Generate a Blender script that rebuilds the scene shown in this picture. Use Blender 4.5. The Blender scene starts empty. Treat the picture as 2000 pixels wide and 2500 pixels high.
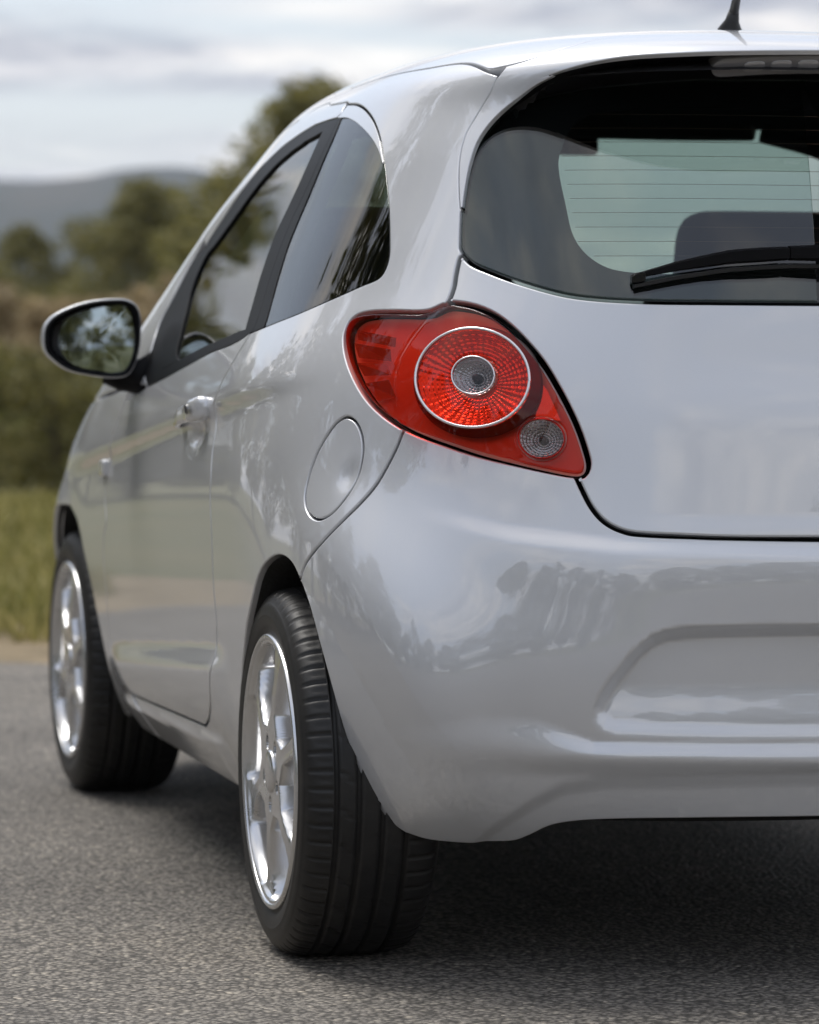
import bpy, math, random
import numpy as np
from mathutils import Vector, Matrix
from mathutils.geometry import delaunay_2d_cdt
from mathutils.kdtree import KDTree
R=math.radians
sc=bpy.context.scene; COL=sc.collection
# ---------------------------------------------------------------- camera
cd=bpy.data.cameras.new('camera'); cam=bpy.data.objects.new('camera',cd); COL.objects.link(cam); sc.camera=cam
cam.location=(-1.876,-4.897,.90); cam.rotation_euler=(R(90-2.094),0,R(-13.4))
cd.sensor_width=36; cd.sensor_fit='AUTO'; cd.lens=8616/2500*36
cd.clip_start=.1; cd.clip_end=20000
cd.dof.use_dof=True; cd.dof.focus_distance=5.25; cd.dof.aperture_fstop=5.0
# ---------------------------------------------------------------- sky
SUN_EL,SUN_AZ=R(62),R(-28)   # azimuth from +Y towards +X: ahead of the car on its left, veiled by cloud
W=bpy.data.worlds.new('World'); sc.world=W; W.use_nodes=True
nt=W.node_tree; nd=nt.nodes; lk=nt.links; nd.clear()
wo=nd.new('ShaderNodeOutputWorld'); bg=nd.new('ShaderNodeBackground'); lk.new(bg.outputs[0],wo.inputs[0])
bg.inputs[1].default_value=.145
sky=nd.new('ShaderNodeTexSky'); sky.sky_type='NISHITA'; sky.sun_disc=False; sky.sun_elevation=SUN_EL; sky.sun_rotation=SUN_AZ; sky.air_density=1.2; sky.dust_density=2.0
tc=nd.new('ShaderNodeTexCoord'); sx=nd.new('ShaderNodeSeparateXYZ'); lk.new(tc.outputs['Generated'],sx.inputs[0])
def wm(op,a,b=None):
    n=nd.new('ShaderNodeMath'); n.operation=op
    for i,v in enumerate((a,b)):
        if v is None: continue
        if isinstance(v,(int,float)): n.inputs[i].default_value=v
        else: lk.new(v,n.inputs[i])
    return n.outputs[0]
zz=wm('ADD',wm('MAXIMUM',sx.outputs[2],0.0),.09)
cb=nd.new('ShaderNodeCombineXYZ'); lk.new(wm('DIVIDE',sx.outputs[0],zz),cb.inputs[0]); lk.new(wm('DIVIDE',sx.outputs[1],zz),cb.inputs[1])
def wnoise(scale,det,rough,off):
    mp=nd.new('ShaderNodeMapping'); mp.inputs['Location'].default_value=off; lk.new(cb.outputs[0],mp.inputs[0])
    n=nd.new('ShaderNodeTexNoise'); n.inputs['Scale'].default_value=scale; n.inputs['Detail'].default_value=det; n.inputs['Roughness'].default_value=rough; n.inputs['Distortion'].default_value=.35
    lk.new(mp.outputs[0],n.inputs['Vector']); return n.outputs[0]
def wramp(f,stops):
    r=nd.new('ShaderNodeValToRGB'); e=r.color_ramp.elements
    while len(e)<len(stops): e.new(.5)
    for q,(p,c) in zip(e,stops): q.position=p; q.color=(*c,1)
    lk.new(f,r.inputs[0]); return r.outputs[0]
n1=wnoise(.85,8,.55,(3.1,1.7,0)); n2=wnoise(2.3,10,.62,(7.7,4.2,2))
cover=wramp(n1,[(.44,(0,0,0)),(.58,(1,1,1))])
shade=wramp(n2,[(.36,(1.75,1.85,2.15)),(.50,(3.1,3.1,3.2)),(.64,(5.0,4.7,4.35))])
def wmix(f,a,b):
    m=nd.new('ShaderNodeMix'); m.data_type='RGBA'
    if isinstance(f,(int,float)): m.inputs[0].default_value=f
    else: lk.new(f,m.inputs[0])
    for i,v in ((6,a),(7,b)):
        if isinstance(v,tuple): m.inputs[i].default_value=(*v,1)
        else: lk.new(v,m.inputs[i])
    return m.outputs[2]
thin=wmix(.75,sky.outputs[0],(2.2,2.35,2.7))
lk.new(wmix(cover,thin,shade),bg.inputs[0])
# ---------------------------------------------------------------- sun (veiled)
sd=bpy.data.lights.new('sun','SUN'); sd.energy=1.45; sd.angle=R(30); sd.color=(1,.965,.91)
so=bpy.data.objects.new('sun',sd); COL.objects.link(so)
so.rotation_euler=Vector((math.sin(SUN_AZ)*math.cos(SUN_EL),math.cos(SUN_AZ)*math.cos(SUN_EL),math.sin(SUN_EL))).to_track_quat('Z','Y').to_euler()
sc.view_settings.view_transform='Standard'; sc.view_settings.look='None'; sc.view_settings.exposure=.92; sc.view_settings.gamma=1; sc.view_settings.use_curve_mapping=False
sc.cycles.use_denoising=True; sc.cycles.max_bounces=12; sc.cycles.transparent_max_bounces=24; sc.cycles.glossy_bounces=6; sc.cycles.diffuse_bounces=4
sc.cycles.caustics_reflective=False; sc.cycles.caustics_refractive=False
# ---------------------------------------------------------------- body surface
# The shell of the car is one smooth analytic surface: a stack of plan-view outlines.
# z, half-width, rear y at centre, y where side starts, exponent, front y at centre, y where front rounding starts, front exponent
TAB=np.array([
(.16,.700,.110,.72,2.5,3.50,2.60,3.0),
(.22,.748,.062,.72,2.62,3.56,2.60,3.0),
(.27,.774,.040,.74,2.85,3.59,2.60,3.0),
(.35,.800,.015,.78,3.05,3.61,2.60,3.0),
(.45,.814,.002,.80,3.2,3.62,2.60,3.0),
(.55,.822,.000,.82,3.1,3.62,2.60,3.0),
(.65,.825,.012,.84,2.9,3.60,2.55,2.8),
(.75,.824,.030,.86,2.75,3.52,2.45,2.6),
(.85,.812,.050,.88,2.75,3.25,2.25,2.6),
(.92,.797,.068,.92,2.8,2.98,2.10,2.6),
(.98,.775,.088,.98,2.9,2.78,2.00,2.6),
(1.04,.748,.108,1.05,3.0,2.65,1.90,2.7),
(1.12,.712,.135,1.10,3.1,2.48,1.80,2.8),
(1.20,.676,.160,1.15,3.2,2.31,1.70,2.8),
(1.28,.641,.185,1.18,3.25,2.14,1.52,2.6),
(1.34,.608,.180,1.18,3.2,2.01,1.43,2.5),
(1.39,.570,.155,1.18,3.15,1.91,1.38,2.4),
(1.422,.525,.215,1.22,3.0,1.82,1.38,2.3),
(1.452,.460,.385,1.28,2.75,1.75,1.42,2.3),
(1.476,.352,.650,1.35,2.5,1.70,1.49,2.3),
(1.494,.220,.920,1.38,2.3,1.62,1.47,2.1),
(1.503,.105,1.180,1.40,2.1,1.54,1.46,2.0),
(1.506,.004,1.420,1.44,2.0,1.46,1.45,2.0)])
VK=np.concatenate([[0],np.cumsum(np.hypot(np.diff(TAB[:,0]),np.diff(TAB[:,1])))]); VMAX=VK[-1]
def spline(x,y):
    n=len(x);h=np.diff(x);A=np.zeros((n,n));b=np.zeros(y.shape)
    A[0,0]=A[-1,-1]=1
    for i in range(1,n-1):
        A[i,i-1]=h[i-1];A[i,i]=2*(h[i-1]+h[i]);A[i,i+1]=h[i]
        b[i]=6*((y[i+1]-y[i])/h[i]-(y[i]-y[i-1])/h[i-1])
    M=np.linalg.solve(A,b)
    def f(t):
        t=np.clip(np.asarray(t,float),x[0],x[-1]);i=np.clip(np.searchsorted(x,t)-1,0,n-2)
        d0=t-x[i];d1=x[i+1]-t;hh=h[i];s=lambda a:a[...,None]
        return (s(d1**3/(6*hh))*M[i]+s(d0**3/(6*hh))*M[i+1]+s(d1/hh)*y[i]+s(d0/hh)*y[i+1]-s(hh/6*d1)*M[i]-s(hh/6*d0)*M[i+1])
    return f
PAR=spline(VK,TAB)
UR=.75*np.pi/2; UL=1.5; UMAX=2*UR+UL
def sup(phi,n):
    s=np.abs(np.sin(phi));c=np.abs(np.cos(phi));r=(s**n+c**n)**(-1/n);return s*r,c*r
def S0(U,V):
    U,V=np.broadcast_arrays(np.asarray(U,float),np.asarray(V,float))
    z,a,yr,y0,n,yf,y1,nf=np.moveaxis(PAR(V),-1,0)
    X,Y=sup(np.clip(U/.75,0,np.pi/2),n)
    w=(U-UR)/UL
    Xf,Yf=sup(np.clip((UMAX-U)/.75,0,np.pi/2),nf)
    x=np.where(U<UR,a*X,np.where(U<UR+UL,a,a*Xf)); y=np.where(U<UR,y0-(y0-yr)*Y,np.where(U<UR+UL,y0+(y1-y0)*w,y1+(yf-y1)*Yf))
    return np.stack([-x,y,z+0*x],-1)
def sst(a,b,x):
    t=np.clip((x-a)/(b-a+0.),0,1);return t*t*(3-2*t)
PLATE=np.array([(.0,.546),(.183,.547),(.258,.546),(.29,.545),(.321,.541),(.342,.533),(.362,.518),(.382,.497),(.402,.470),(.417,.445),(.425,.426),(.426,.413),(.422,.403),(.411,.392),(.395,.386),(.348,.383),(.243,.379),(.0,.374)])
def sdf(x,z,poly):
    p=np.stack([x,z],-1)[...,None,:]; a=poly; b=np.roll(poly,-1,0)
    e=b-a; w=p-a; t=np.clip((w*e).sum(-1)/(e*e).sum(-1),0,1); d=np.linalg.norm(w-e*t[...,None],axis=-1).min(-1)
    c=((a[:,1]>p[...,1])!=(b[:,1]>p[...,1]))&(p[...,0]<(b[:,0]-a[:,0])*(p[...,1]-a[:,1])/(b[:,1]-a[:,1]+1e-12)+a[:,0])
    return np.where(c.sum(-1)%2==1,-d,d)
def disp(P):
    x=-P[...,0];y=P[...,1];z=P[...,2];d=np.zeros(x.shape)
    low=1-sst(.86,.95,z)
    rho=np.hypot(y-.52,z-.29); d=d+np.where(rho<.398,.0205+.0085*np.clip((rho-.335)/.063,0,1),.029*np.exp(-((rho-.398)/.105)**2))*sst(.52,.66,x)*low*sst(.02,-.24,y-.52)
    rho=np.hypot(y-2.78,z-.29); d=d+.014*(1-sst(.345,.43,rho))*low*sst(-.15,.05,y-2.78)
    q=z-(.76+(2.1-y)*.085); f=sst(.40,.75,y)*(1-sst(2.4,2.7,y))*sst(.6,.7,x)
    d=d+f*.0065*np.tanh(q/.013)*np.exp(-(q/.08)**2)
    d=d-.015*np.exp(-((y-1.17)/.05)**2-((z-.814)/.024)**2)*sst(.6,.7,x)
    zl=.42-(y-.95)*.067; f=sst(.84,1.0,y)*(1-sst(2.05,2.35,y))*sst(.6,.7,x)
    d=d+f*.014*(1-sst(zl-.008,zl+.045,z))*sst(.20,zl+.004,z)*1.15
    zb=.297-(y-1.2)*.0215; d=d+.011*sst(1.0,1.12,y)*(1-sst(2.15,2.35,y))*sst(.6,.7,x)*(1-sst(zb-.020,zb+.001,z))
    d=d-.0045*np.exp(-((y-.322)/.016)**2-((z-.757)/.020)**2)*sst(.6,.66,x)
    rear=1-sst(.35,.45,y)
    r=np.interp(x,[0,.085,.385,.53,.62,.72],[.638,.639,.649,.666,.689,.72]); q=z-r
    f=(1-sst(.46,.66,x))*rear
    d=d+f*.012*np.where(q<-.004,np.exp(-((q+.004)/.07)**2),1-sst(-.004,.028,q))
    d=d+f*.003*sst(.668,.675,z)*(1-sst(.675,.71,z))*(1-sst(.28,.40,x))
    d=d-rear*.024*(.40+.60*sst(.385,.46,z))*(1-sst(-.022,.003,sdf(x,z,PLATE)))
    zl=np.interp(x,[0,.09,.5,.69],[.352,.353,.367,.382]); zt=np.interp(x,[0,.42,.5,.58,.69],[.372,.378,.412,.418,.395])
    f=(1-sst(.45,.70,x))*rear
    d=d+f*.014*np.where(z>zl-.006,1-sst(zl-.006,zt,z),.45+.55*sst(.322,zl-.006,z))
    zw=np.interp(x,[0,.40,.46,.50,.54,.57],[.328,.328,.316,.288,.248,.20])
    d=d-f*.0055*sst(-.006,.028,zw-z)
    d=d-rear*.0045*np.exp(-((z-.925)/.05)**2)*(1-sst(.10,.50,x))
    return d
def Nrm(U,V,fn,e=1.5e-4):
    U=np.asarray(U,float);V=np.asarray(V,float)
    a=fn(np.minimum(U+e,UMAX),V)-fn(np.maximum(U-e,0),V); b=fn(U,np.minimum(V+e,VMAX))-fn(U,np.maximum(V-e,0))
    n=np.cross(b,a); return n/(np.linalg.norm(n,axis=-1,keepdims=True)+1e-12)
def S(U,V):
    P=S0(U,V); return P+Nrm(U,V,S0)*disp(P)[...,None]
# outlines of panels, windows and lamps on that surface, in metres along and up the shell
K={'lip':[(0.5692,0.9908),(0.5737,1.015),(0.5806,1.0556),(0.5839,1.086),(0.5854,1.1162),(0.5853,1.1424),(0.5829,1.1708),(0.5758,1.1971),(0.5629,1.2234),(0.5453,1.2472),(0.5285,1.2686),(0.509,1.2842),(0.5295,1.2777),(0.4943,1.2952),(0.4239,1.3155),(0.3149,1.3245),(0.1923,1.3303),(0.0454,1.3355)],
'spoilseam':[(0.6004,1.2919),(0.6007,1.283),(0.5947,1.2613),(0.5948,1.2405),(0.5979,1.2134),(0.6022,1.1886),(0.6018,1.1618),(0.5991,1.1372),(0.5956,1.1168),(0.5911,1.0964),(0.5861,1.076),(0.5809,1.0576)],
'glass_bot':[(0.5637,0.9826),(0.5469,0.9663),(0.5231,0.9542),(0.4799,0.9353),(0.413,0.9125),(0.3688,0.9054),(0.3023,0.9012),(0.2103,0.9),(0.055,0.8994)],
'gateL':[(0.566,0.9807),(0.5672,0.9778),(0.5679,0.9628),(0.5679,0.9437),(0.5671,0.9265),(0.5692,0.9098),(0.5722,0.8988)],
'tail':[(0.5721,0.8979),(0.5516,0.8962),(0.5275,0.8897),(0.5033,0.8771),(0.479,0.8565),(0.4551,0.8296),(0.4341,0.8007),(0.4159,0.7675),(0.4005,0.7351),(0.3875,0.7029),(0.3779,0.671),(0.3737,0.6514),(0.3747,0.6416),(0.3788,0.6343),(0.3871,0.6313),(0.3953,0.6318),(0.4282,0.6389),(0.4701,0.6497),(0.5133,0.6616),(0.5587,0.6772),(0.5923,0.6893),(0.623,0.7027),(0.6534,0.7214),(0.6808,0.7442),(0.7047,0.7726),(0.7246,0.8045),(0.7357,0.8318),(0.739,0.8541),(0.7332,0.871),(0.7186,0.8821),(0.6936,0.8867),(0.6521,0.8869),(0.6088,0.8855),(0.594,0.888),(0.5803,0.8956)],
'bumpseam':[(0.6207,0.693),(0.6266,0.674),(0.6386,0.6449),(0.6533,0.6135),(0.6698,0.5889),(0.6898,0.5642),(0.71,0.5417),(0.7346,0.5179),(0.7587,0.5002),(0.7748,0.4867),(0.7893,0.4651)],
'gatebot':[(0.3897,0.631),(0.3811,0.6081),(0.3711,0.5853),(0.3593,0.5678),(0.3458,0.5564),(0.3269,0.5481),(0.306,0.5449),(0.2349,0.5414),(0.1603,0.539),(0.0774,0.5373)],
'arch':[(1.2261,0.2093),(1.1538,0.2729),(1.1058,0.3233),(1.0573,0.3729),(1.0015,0.4222),(0.9628,0.4606),(0.9338,0.4802),(0.8929,0.4957),(0.8529,0.4991),(0.8159,0.4889),(0.7935,0.4697),(0.7623,0.4286),(0.7366,0.369),(0.7193,0.3097),(0.7091,0.252),(0.7028,0.2038),(0.6984,0.1578),(0.6913,0.123),(0.6765,0.0992),(0.657,0.0842),(0.6334,0.0763)],
'archF':[(2.8232,0.3754),(2.8144,0.4071),(2.8103,0.4542),(2.7986,0.4863),(2.7753,0.5032),(2.7311,0.4928),(2.6579,0.4654),(2.5994,0.4253),(2.5345,0.3627),(2.5009,0.3054),(2.4756,0.2477),(2.4767,0.1929),(2.5032,0.1431),(2.5426,0.092),(2.5983,0.0511),(2.5703,0.0356)],
'sillbot':[(2.5703,0.0356),(2.265,0.0715),(2.0425,0.0769),(1.8375,0.0816),(1.5917,0.0855),(1.4716,0.0769)],
'bumpbot':[(0.665,0.0915),(0.6466,0.0827),(0.616,0.0754),(0.5644,0.0688),(0.5124,0.0716),(0.4875,0.0825),(0.4474,0.1042),(0.4131,0.1124),(0.3646,0.1164),(0.2518,0.1178),(0.0708,0.116)],
'doorR':[(1.0481,1.2945),(1.0326,1.2666),(1.0109,1.22),(1.0089,1.1652),(1.0246,1.1174),(1.0478,1.0719),(1.0603,1.0229),(1.0621,0.9761),(1.059,0.9293),(1.0631,0.8849),(1.0782,0.862),(1.1397,0.8198),(1.1777,0.7967),(1.2297,0.7739),(1.269,0.7493),(1.305,0.7276),(1.307,0.7064),(1.3004,0.6902),(1.2924,0.6555),(1.2771,0.6054),(1.2798,0.5858),(1.2775,0.5142),(1.2843,0.4423),(1.2871,0.3944),(1.293,0.3582),(1.3097,0.3329),(1.3125,0.3025),(1.324,0.2831),(1.3528,0.2471),(1.3904,0.2191),(1.4567,0.1895),(1.5363,0.166)],
'doorB':[(1.5363,0.166),(1.804,0.1586),(2.0853,0.1506),(2.2589,0.1491),(2.3157,0.1606)],
'doorF':[(2.4187,0.7351),(2.3749,0.6822),(2.361,0.6343),(2.3669,0.5488),(2.3187,0.4884),(2.3407,0.4626),(2.3512,0.3454),(2.374,0.2416),(2.3393,0.1819),(2.3157,0.1606)],
'belttop':[(1.1369,0.8665),(1.1868,0.8635),(1.6699,0.8352),(1.9177,0.8139),(2.1053,0.7962)],
'beltbot':[(1.0813,0.8609),(1.1658,0.8454),(1.4816,0.827),(1.7519,0.8039),(2.0171,0.7798),(2.2053,0.7638)],
'frametop':[(1.0555,1.2982),(1.2947,1.3156),(2.076,1.3164),(2.5454,1.3051),(2.7183,1.2894),(2.8403,1.2635),(2.8791,1.2228),(2.8335,1.1751),(2.7726,1.1242),(2.745,1.0706)],
'trimtop':[(1.0435,1.2655),(1.0928,1.2665),(1.2903,1.2643),(1.9916,1.2505),(2.508,1.2287),(2.7073,1.1981),(2.7143,1.1567),(2.682,1.1075),(2.6696,1.054)],
'glasstop':[(1.0869,1.2433),(1.1703,1.2342),(1.7103,1.2161),(2.113,1.1892),(2.279,1.1517),(2.3235,1.1061),(2.4044,1.059),(2.4882,1.0293),(2.4543,0.9993),(2.3621,0.9595),(2.1935,0.9091),(2.0641,0.8596),(1.9933,0.826),(1.9177,0.8139)],
'pillL':[(1.0869,1.2433),(1.0722,1.1985),(1.077,1.1475),(1.0992,1.1005),(1.124,1.0564),(1.1335,1.0133),(1.1311,0.9656),(1.1258,0.9181),(1.1325,0.8664)],
'pillR':[(1.0481,1.2945),(1.0138,1.2597),(0.9892,1.2177),(0.9836,1.1673),(0.9926,1.117),(1.0074,1.0714),(1.0189,1.0228),(1.0149,0.9739),(1.0093,0.9275),(1.0094,0.8835),(1.0135,0.8671)],
'qglass':[(1.0317,1.2909),(0.9705,1.2815),(0.9055,1.2627),(0.8386,1.2324),(0.7897,1.1961),(0.7575,1.1566),(0.7329,1.1127),(0.7097,1.0591),(0.6918,1.0064),(0.6849,0.9795),(0.6853,0.9612),(0.6915,0.9472),(0.7287,0.9322),(0.7771,0.9152),(0.8689,0.8905),(0.9534,0.8755),(1.0135,0.8671)],
'fuel':[(0.7168,0.7167),(0.7016,0.711),(0.689,0.6947),(0.6818,0.6693),(0.6828,0.6421),(0.6902,0.6125),(0.7007,0.5896),(0.7191,0.5669),(0.7411,0.5583),(0.7617,0.5645),(0.7774,0.579),(0.7836,0.5973),(0.7805,0.6269),(0.769,0.6623),(0.7486,0.6939),(0.7336,0.7097),(0.7168,0.7167)],
'ring':[(0.4465,0.7731),(0.4483,0.7541),(0.4549,0.7366),(0.4657,0.7216),(0.4802,0.7101),(0.4973,0.7028),(0.516,0.7002),(0.5353,0.7025),(0.5539,0.7096),(0.5705,0.7211),(0.5838,0.7362),(0.5928,0.7539),(0.5967,0.7731),(0.5952,0.7926),(0.5885,0.811),(0.577,0.827),(0.5617,0.8393),(0.5438,0.847),(0.5243,0.8495),(0.5047,0.8467),(0.4863,0.8388),(0.4703,0.8264),(0.4578,0.8105),(0.4497,0.7923)],
'disc':[(0.4886,0.7751),(0.4893,0.7679),(0.4916,0.7612),(0.4957,0.7555),(0.501,0.7511),(0.5074,0.7483),(0.5143,0.7473),(0.5214,0.7483),(0.5281,0.751),(0.534,0.7554),(0.5386,0.7612),(0.5417,0.7679),(0.543,0.7751),(0.5425,0.7824),(0.5401,0.7893),(0.536,0.7952),(0.5306,0.7997),(0.5241,0.8025),(0.5171,0.8035),(0.51,0.8025),(0.5033,0.7996),(0.4974,0.7951),(0.4929,0.7892),(0.4899,0.7824)],
'rev':[(0.4041,0.6864),(0.4049,0.6793),(0.4074,0.6726),(0.4116,0.6669),(0.417,0.6625),(0.4233,0.6597),(0.4301,0.6588),(0.4369,0.6597),(0.4433,0.6624),(0.4489,0.6667),(0.4533,0.6724),(0.4561,0.679),(0.4571,0.6862),(0.4564,0.6933),(0.4538,0.7),(0.4497,0.7058),(0.4443,0.7102),(0.4379,0.713),(0.431,0.7139),(0.4241,0.713),(0.4177,0.7103),(0.4121,0.7059),(0.4078,0.7002),(0.4051,0.6935)],
'tstep':[(0.5803,0.8956),(0.5986,0.8853),(0.6172,0.8731),(0.6356,0.854),(0.6469,0.8363),(0.6516,0.8174),(0.6522,0.7961),(0.6475,0.7726),(0.6372,0.7419),(0.623,0.704)],
'tri':[(0.4362,0.7751),(0.4262,0.76),(0.4085,0.7152),(0.4421,0.7189)],
'qband':[(1.0407,1.264),(0.9707,1.2551),(0.8875,1.2313),(0.8158,1.1989),(0.7772,1.1712),(0.7549,1.1458)],
'apil':[(2.6696,1.054),(2.7028,0.9865),(2.6729,0.948),(2.6192,0.9068),(2.4855,0.8585),(2.3979,0.8237),(2.3441,0.7946),(2.2053,0.7638)],
'g_glass_up':[(-0.5564,1.1043),(-0.5535,1.1264),(-0.5477,1.1633),(-0.5416,1.1911),(-0.5343,1.2152),(-0.5241,1.2413),(-0.5079,1.273),(-0.4862,1.3009),(-0.4585,1.3222),(-0.4226,1.3378),(-0.3871,1.3465),(-0.3648,1.3505),(-0.3511,1.3536),(-0.2483,1.3647),(-0.1684,1.3711),(0.0292,1.3764)],
'g_frit':[(0.0158,1.3281),(-0.1797,1.3247),(-0.2834,1.321),(-0.3522,1.3116),(-0.3807,1.2891),(-0.3978,1.26),(-0.4058,1.2416),(-0.4087,1.218),(-0.4079,1.1737),(-0.4045,1.1223),(-0.3903,1.0942),(-0.3652,1.0751),(-0.3309,1.0675),(-0.2583,1.065),(-0.0463,1.0662)],
'g_glass_bot':[(-0.5541,1.0969),(-0.5442,1.0819),(-0.5263,1.0709),(-0.4906,1.0536),(-0.4289,1.0327),(-0.3842,1.0262),(-0.314,1.0223),(-0.2159,1.0212),(-0.0553,1.0207)]}
# ---------------------------------------------------------------- materials
MT={}
def mat(name,col=(.5,.5,.5),rough=.5,metal=0.,**kw):
    m=bpy.data.materials.new(name); m.use_nodes=True; b=m.node_tree.nodes['Principled BSDF']
    b.inputs['Base Color'].default_value=(*col,1); b.inputs['Roughness'].default_value=rough; b.inputs['Metallic'].default_value=metal
    for k,v in kw.items(): b.inputs[k].default_value=v
    MT[name]=m; return m
def N(m,t,**kw):
    n=m.node_tree.nodes.new(t)
    for k,v in kw.items():
        if k in n.inputs: n.inputs[k].default_value=v
        else: setattr(n,k,v)
    return n
def L(m,a,b): m.node_tree.links.new(a,b)
def bsdf(m): return m.node_tree.nodes['Principled BSDF']
def noise(m,scale,det=4,rough=.5,coord='Object',vec=None):
    t=N(m,'ShaderNodeTexCoord'); n=N(m,'ShaderNodeTexNoise',Scale=scale,Detail=det,Roughness=rough); L(m,vec or t.outputs[coord],n.inputs['Vector']); return n.outputs[0]
def ramp(m,f,stops):
    r=N(m,'ShaderNodeValToRGB'); e=r.color_ramp.elements
    while len(e)<len(stops): e.new(.5)
    for q,(p,c) in zip(e,stops): q.position=p; q.color=(*(c if isinstance(c,tuple) else (c,c,c)),1)
    L(m,f,r.inputs[0]); return r.outputs[0]
def bump(m,h,strength,dist,chain=None,target='Normal'):
    b=N(m,'ShaderNodeBump',Strength=strength,Distance=dist); L(m,h,b.inputs['Height'])
    if chain: L(m,chain,b.inputs['Normal'])
    L(m,b.outputs[0],bsdf(m).inputs[target]); return b.outputs[0]
# silver metallic lacquer: flaked base under a clear coat with the faintest orange peel
m=mat('silver_paint',(.60,.61,.635),.44,.30); b=bsdf(m); b.inputs['Coat Weight'].default_value=1; b.inputs['Coat Roughness'].default_value=.015; b.inputs['Coat IOR'].default_value=2.0
v=N(m,'ShaderNodeTexVoronoi',Scale=2600.); t=N(m,'ShaderNodeTexCoord'); L(m,t.outputs['Object'],v.inputs['Vector'])
L(m,ramp(m,v.outputs['Color'],[(0,(.67,.685,.715)),(1,(.72,.735,.765))]),b.inputs['Base Color'])
L(m,ramp(m,noise(m,3.0,5,.6),[(.35,.38),(.7,.44)]),b.inputs['Roughness'])
bump(m,noise(m,160.,2,.5),.035,.0006,target='Coat Normal')
m=mat('black_plastic',(.010,.010,.011),.42,**{'IOR':1.15}); bump(m,noise(m,900.,2),.15,.0004)
mat('gloss_black',(.012,.012,.014),.12,**{'Coat Weight':.6})
mat('rubber_seal',(.010,.010,.011),.45)
mat('dark_void',(.006,.006,.006),.9)
m=mat('liner',(.018,.018,.018),.8); bump(m,noise(m,90.,4),.5,.004)
m=mat('cabin_trim',(.030,.030,.033),.75); bump(m,noise(m,500.,2),.3,.0006)
m=mat('seat_fabric',(.035,.036,.042),.9); bump(m,noise(m,700.,2),.4,.0008)
m=mat('chrome',(.80,.80,.82),.08,1.)
m=mat('lamp_silver',(.90,.90,.90),.20,.75)
m=mat('lamp_ring',(.88,.87,.89),.22,.6)
m=mat('lamp_housing',(.62,.58,.58),.4,.3)
m=mat('lamp_dark',(.10,.08,.08),.35,.2)
m=mat('alloy',(.70,.705,.72),.26,.9); b=bsdf(m); b.inputs['Coat Weight'].default_value=.4; b.inputs['Coat Roughness'].default_value=.06
L(m,ramp(m,noise(m,14.,5,.6),[(.3,.20),(.75,.30)]),b.inputs['Roughness'])
mat('alloy_grey',(.33,.335,.345),.35,.9)
mat('steel',(.22,.22,.22),.38,.9)
m=mat('rubber',(.016,.016,.017),.48,**{'Specular IOR Level':.4}); b=bsdf(m)
L(m,ramp(m,noise(m,30.,6,.65),[(.3,(.013,.013,.0135)),(.75,(.028,.0265,.025))]),b.inputs['Base Color'])
bump(m,noise(m,420.,3),.25,.0008)
def glass(name,tint,refl=1.5,rough=0.):
    m=bpy.data.materials.new(name); m.use_nodes=True; n=m.node_tree; n.nodes.remove(n.nodes['Principled BSDF']); o=n.nodes['Material Output']
    tr=N(m,'ShaderNodeBsdfTransparent'); tr.inputs[0].default_value=(*tint,1); gl=N(m,'ShaderNodeBsdfGlossy'); gl.inputs['Roughness'].default_value=rough
    fr=N(m,'ShaderNodeFresnel'); ge=N(m,'ShaderNodeNewGeometry'); im=N(m,'ShaderNodeMix'); im.inputs[2].default_value=refl; im.inputs[3].default_value=1/refl; L(m,ge.outputs['Backfacing'],im.inputs[0]); L(m,im.outputs[0],fr.inputs[0]); mx=N(m,'ShaderNodeMixShader')
    L(m,fr.outputs[0],mx.inputs[0]); L(m,tr.outputs[0],mx.inputs[1]); L(m,gl.outputs[0],mx.inputs[2]); L(m,mx.outputs[0],o.inputs[0]); MT[name]=m; return m
glass('window_glass',(.52,.60,.56),1.9); glass('rear_glass',(.60,.70,.66),1.9)
glass('red_lens',(1.,.20,.125),1.45,.0); glass('clear_lens',(.60,.58,.59),1.5,.0)
m=mat('mirror_silver',(.46,.54,.60),.012,1.)
# ---------------------------------------------------------------- helpers
def mesh(name,V,F,mt,parent=None,nrm=None,smooth=True,loc=None):
    me=bpy.data.meshes.new(name); me.from_pydata([tuple(map(float,v)) for v in V],[],[tuple(map(int,f)) for f in F])
    if smooth: me.polygons.foreach_set('use_smooth',[True]*len(me.polygons))
    if nrm is not None: me.normals_split_custom_set_from_vertices([tuple(map(float,n)) for n in nrm])
    me.materials.append(MT[mt] if isinstance(mt,str) else mt); me.update()
    o=bpy.data.objects.new(name,me); COL.objects.link(o)
    if parent is not None: o.parent=parent
    if loc is not None: o.location=loc
    return o
def empty(name,loc,rz=0):
    o=bpy.data.objects.new(name,None); COL.objects.link(o); o.location=loc; o.rotation_euler=(0,0,rz); o.empty_display_size=.2; return o
def tag(o,label=None,cat=None,group=None,kind=None):
    for k,v in (('label',label),('category',cat),('group',group),('kind',kind)):
        if v: o[k]=v
    return o
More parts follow.
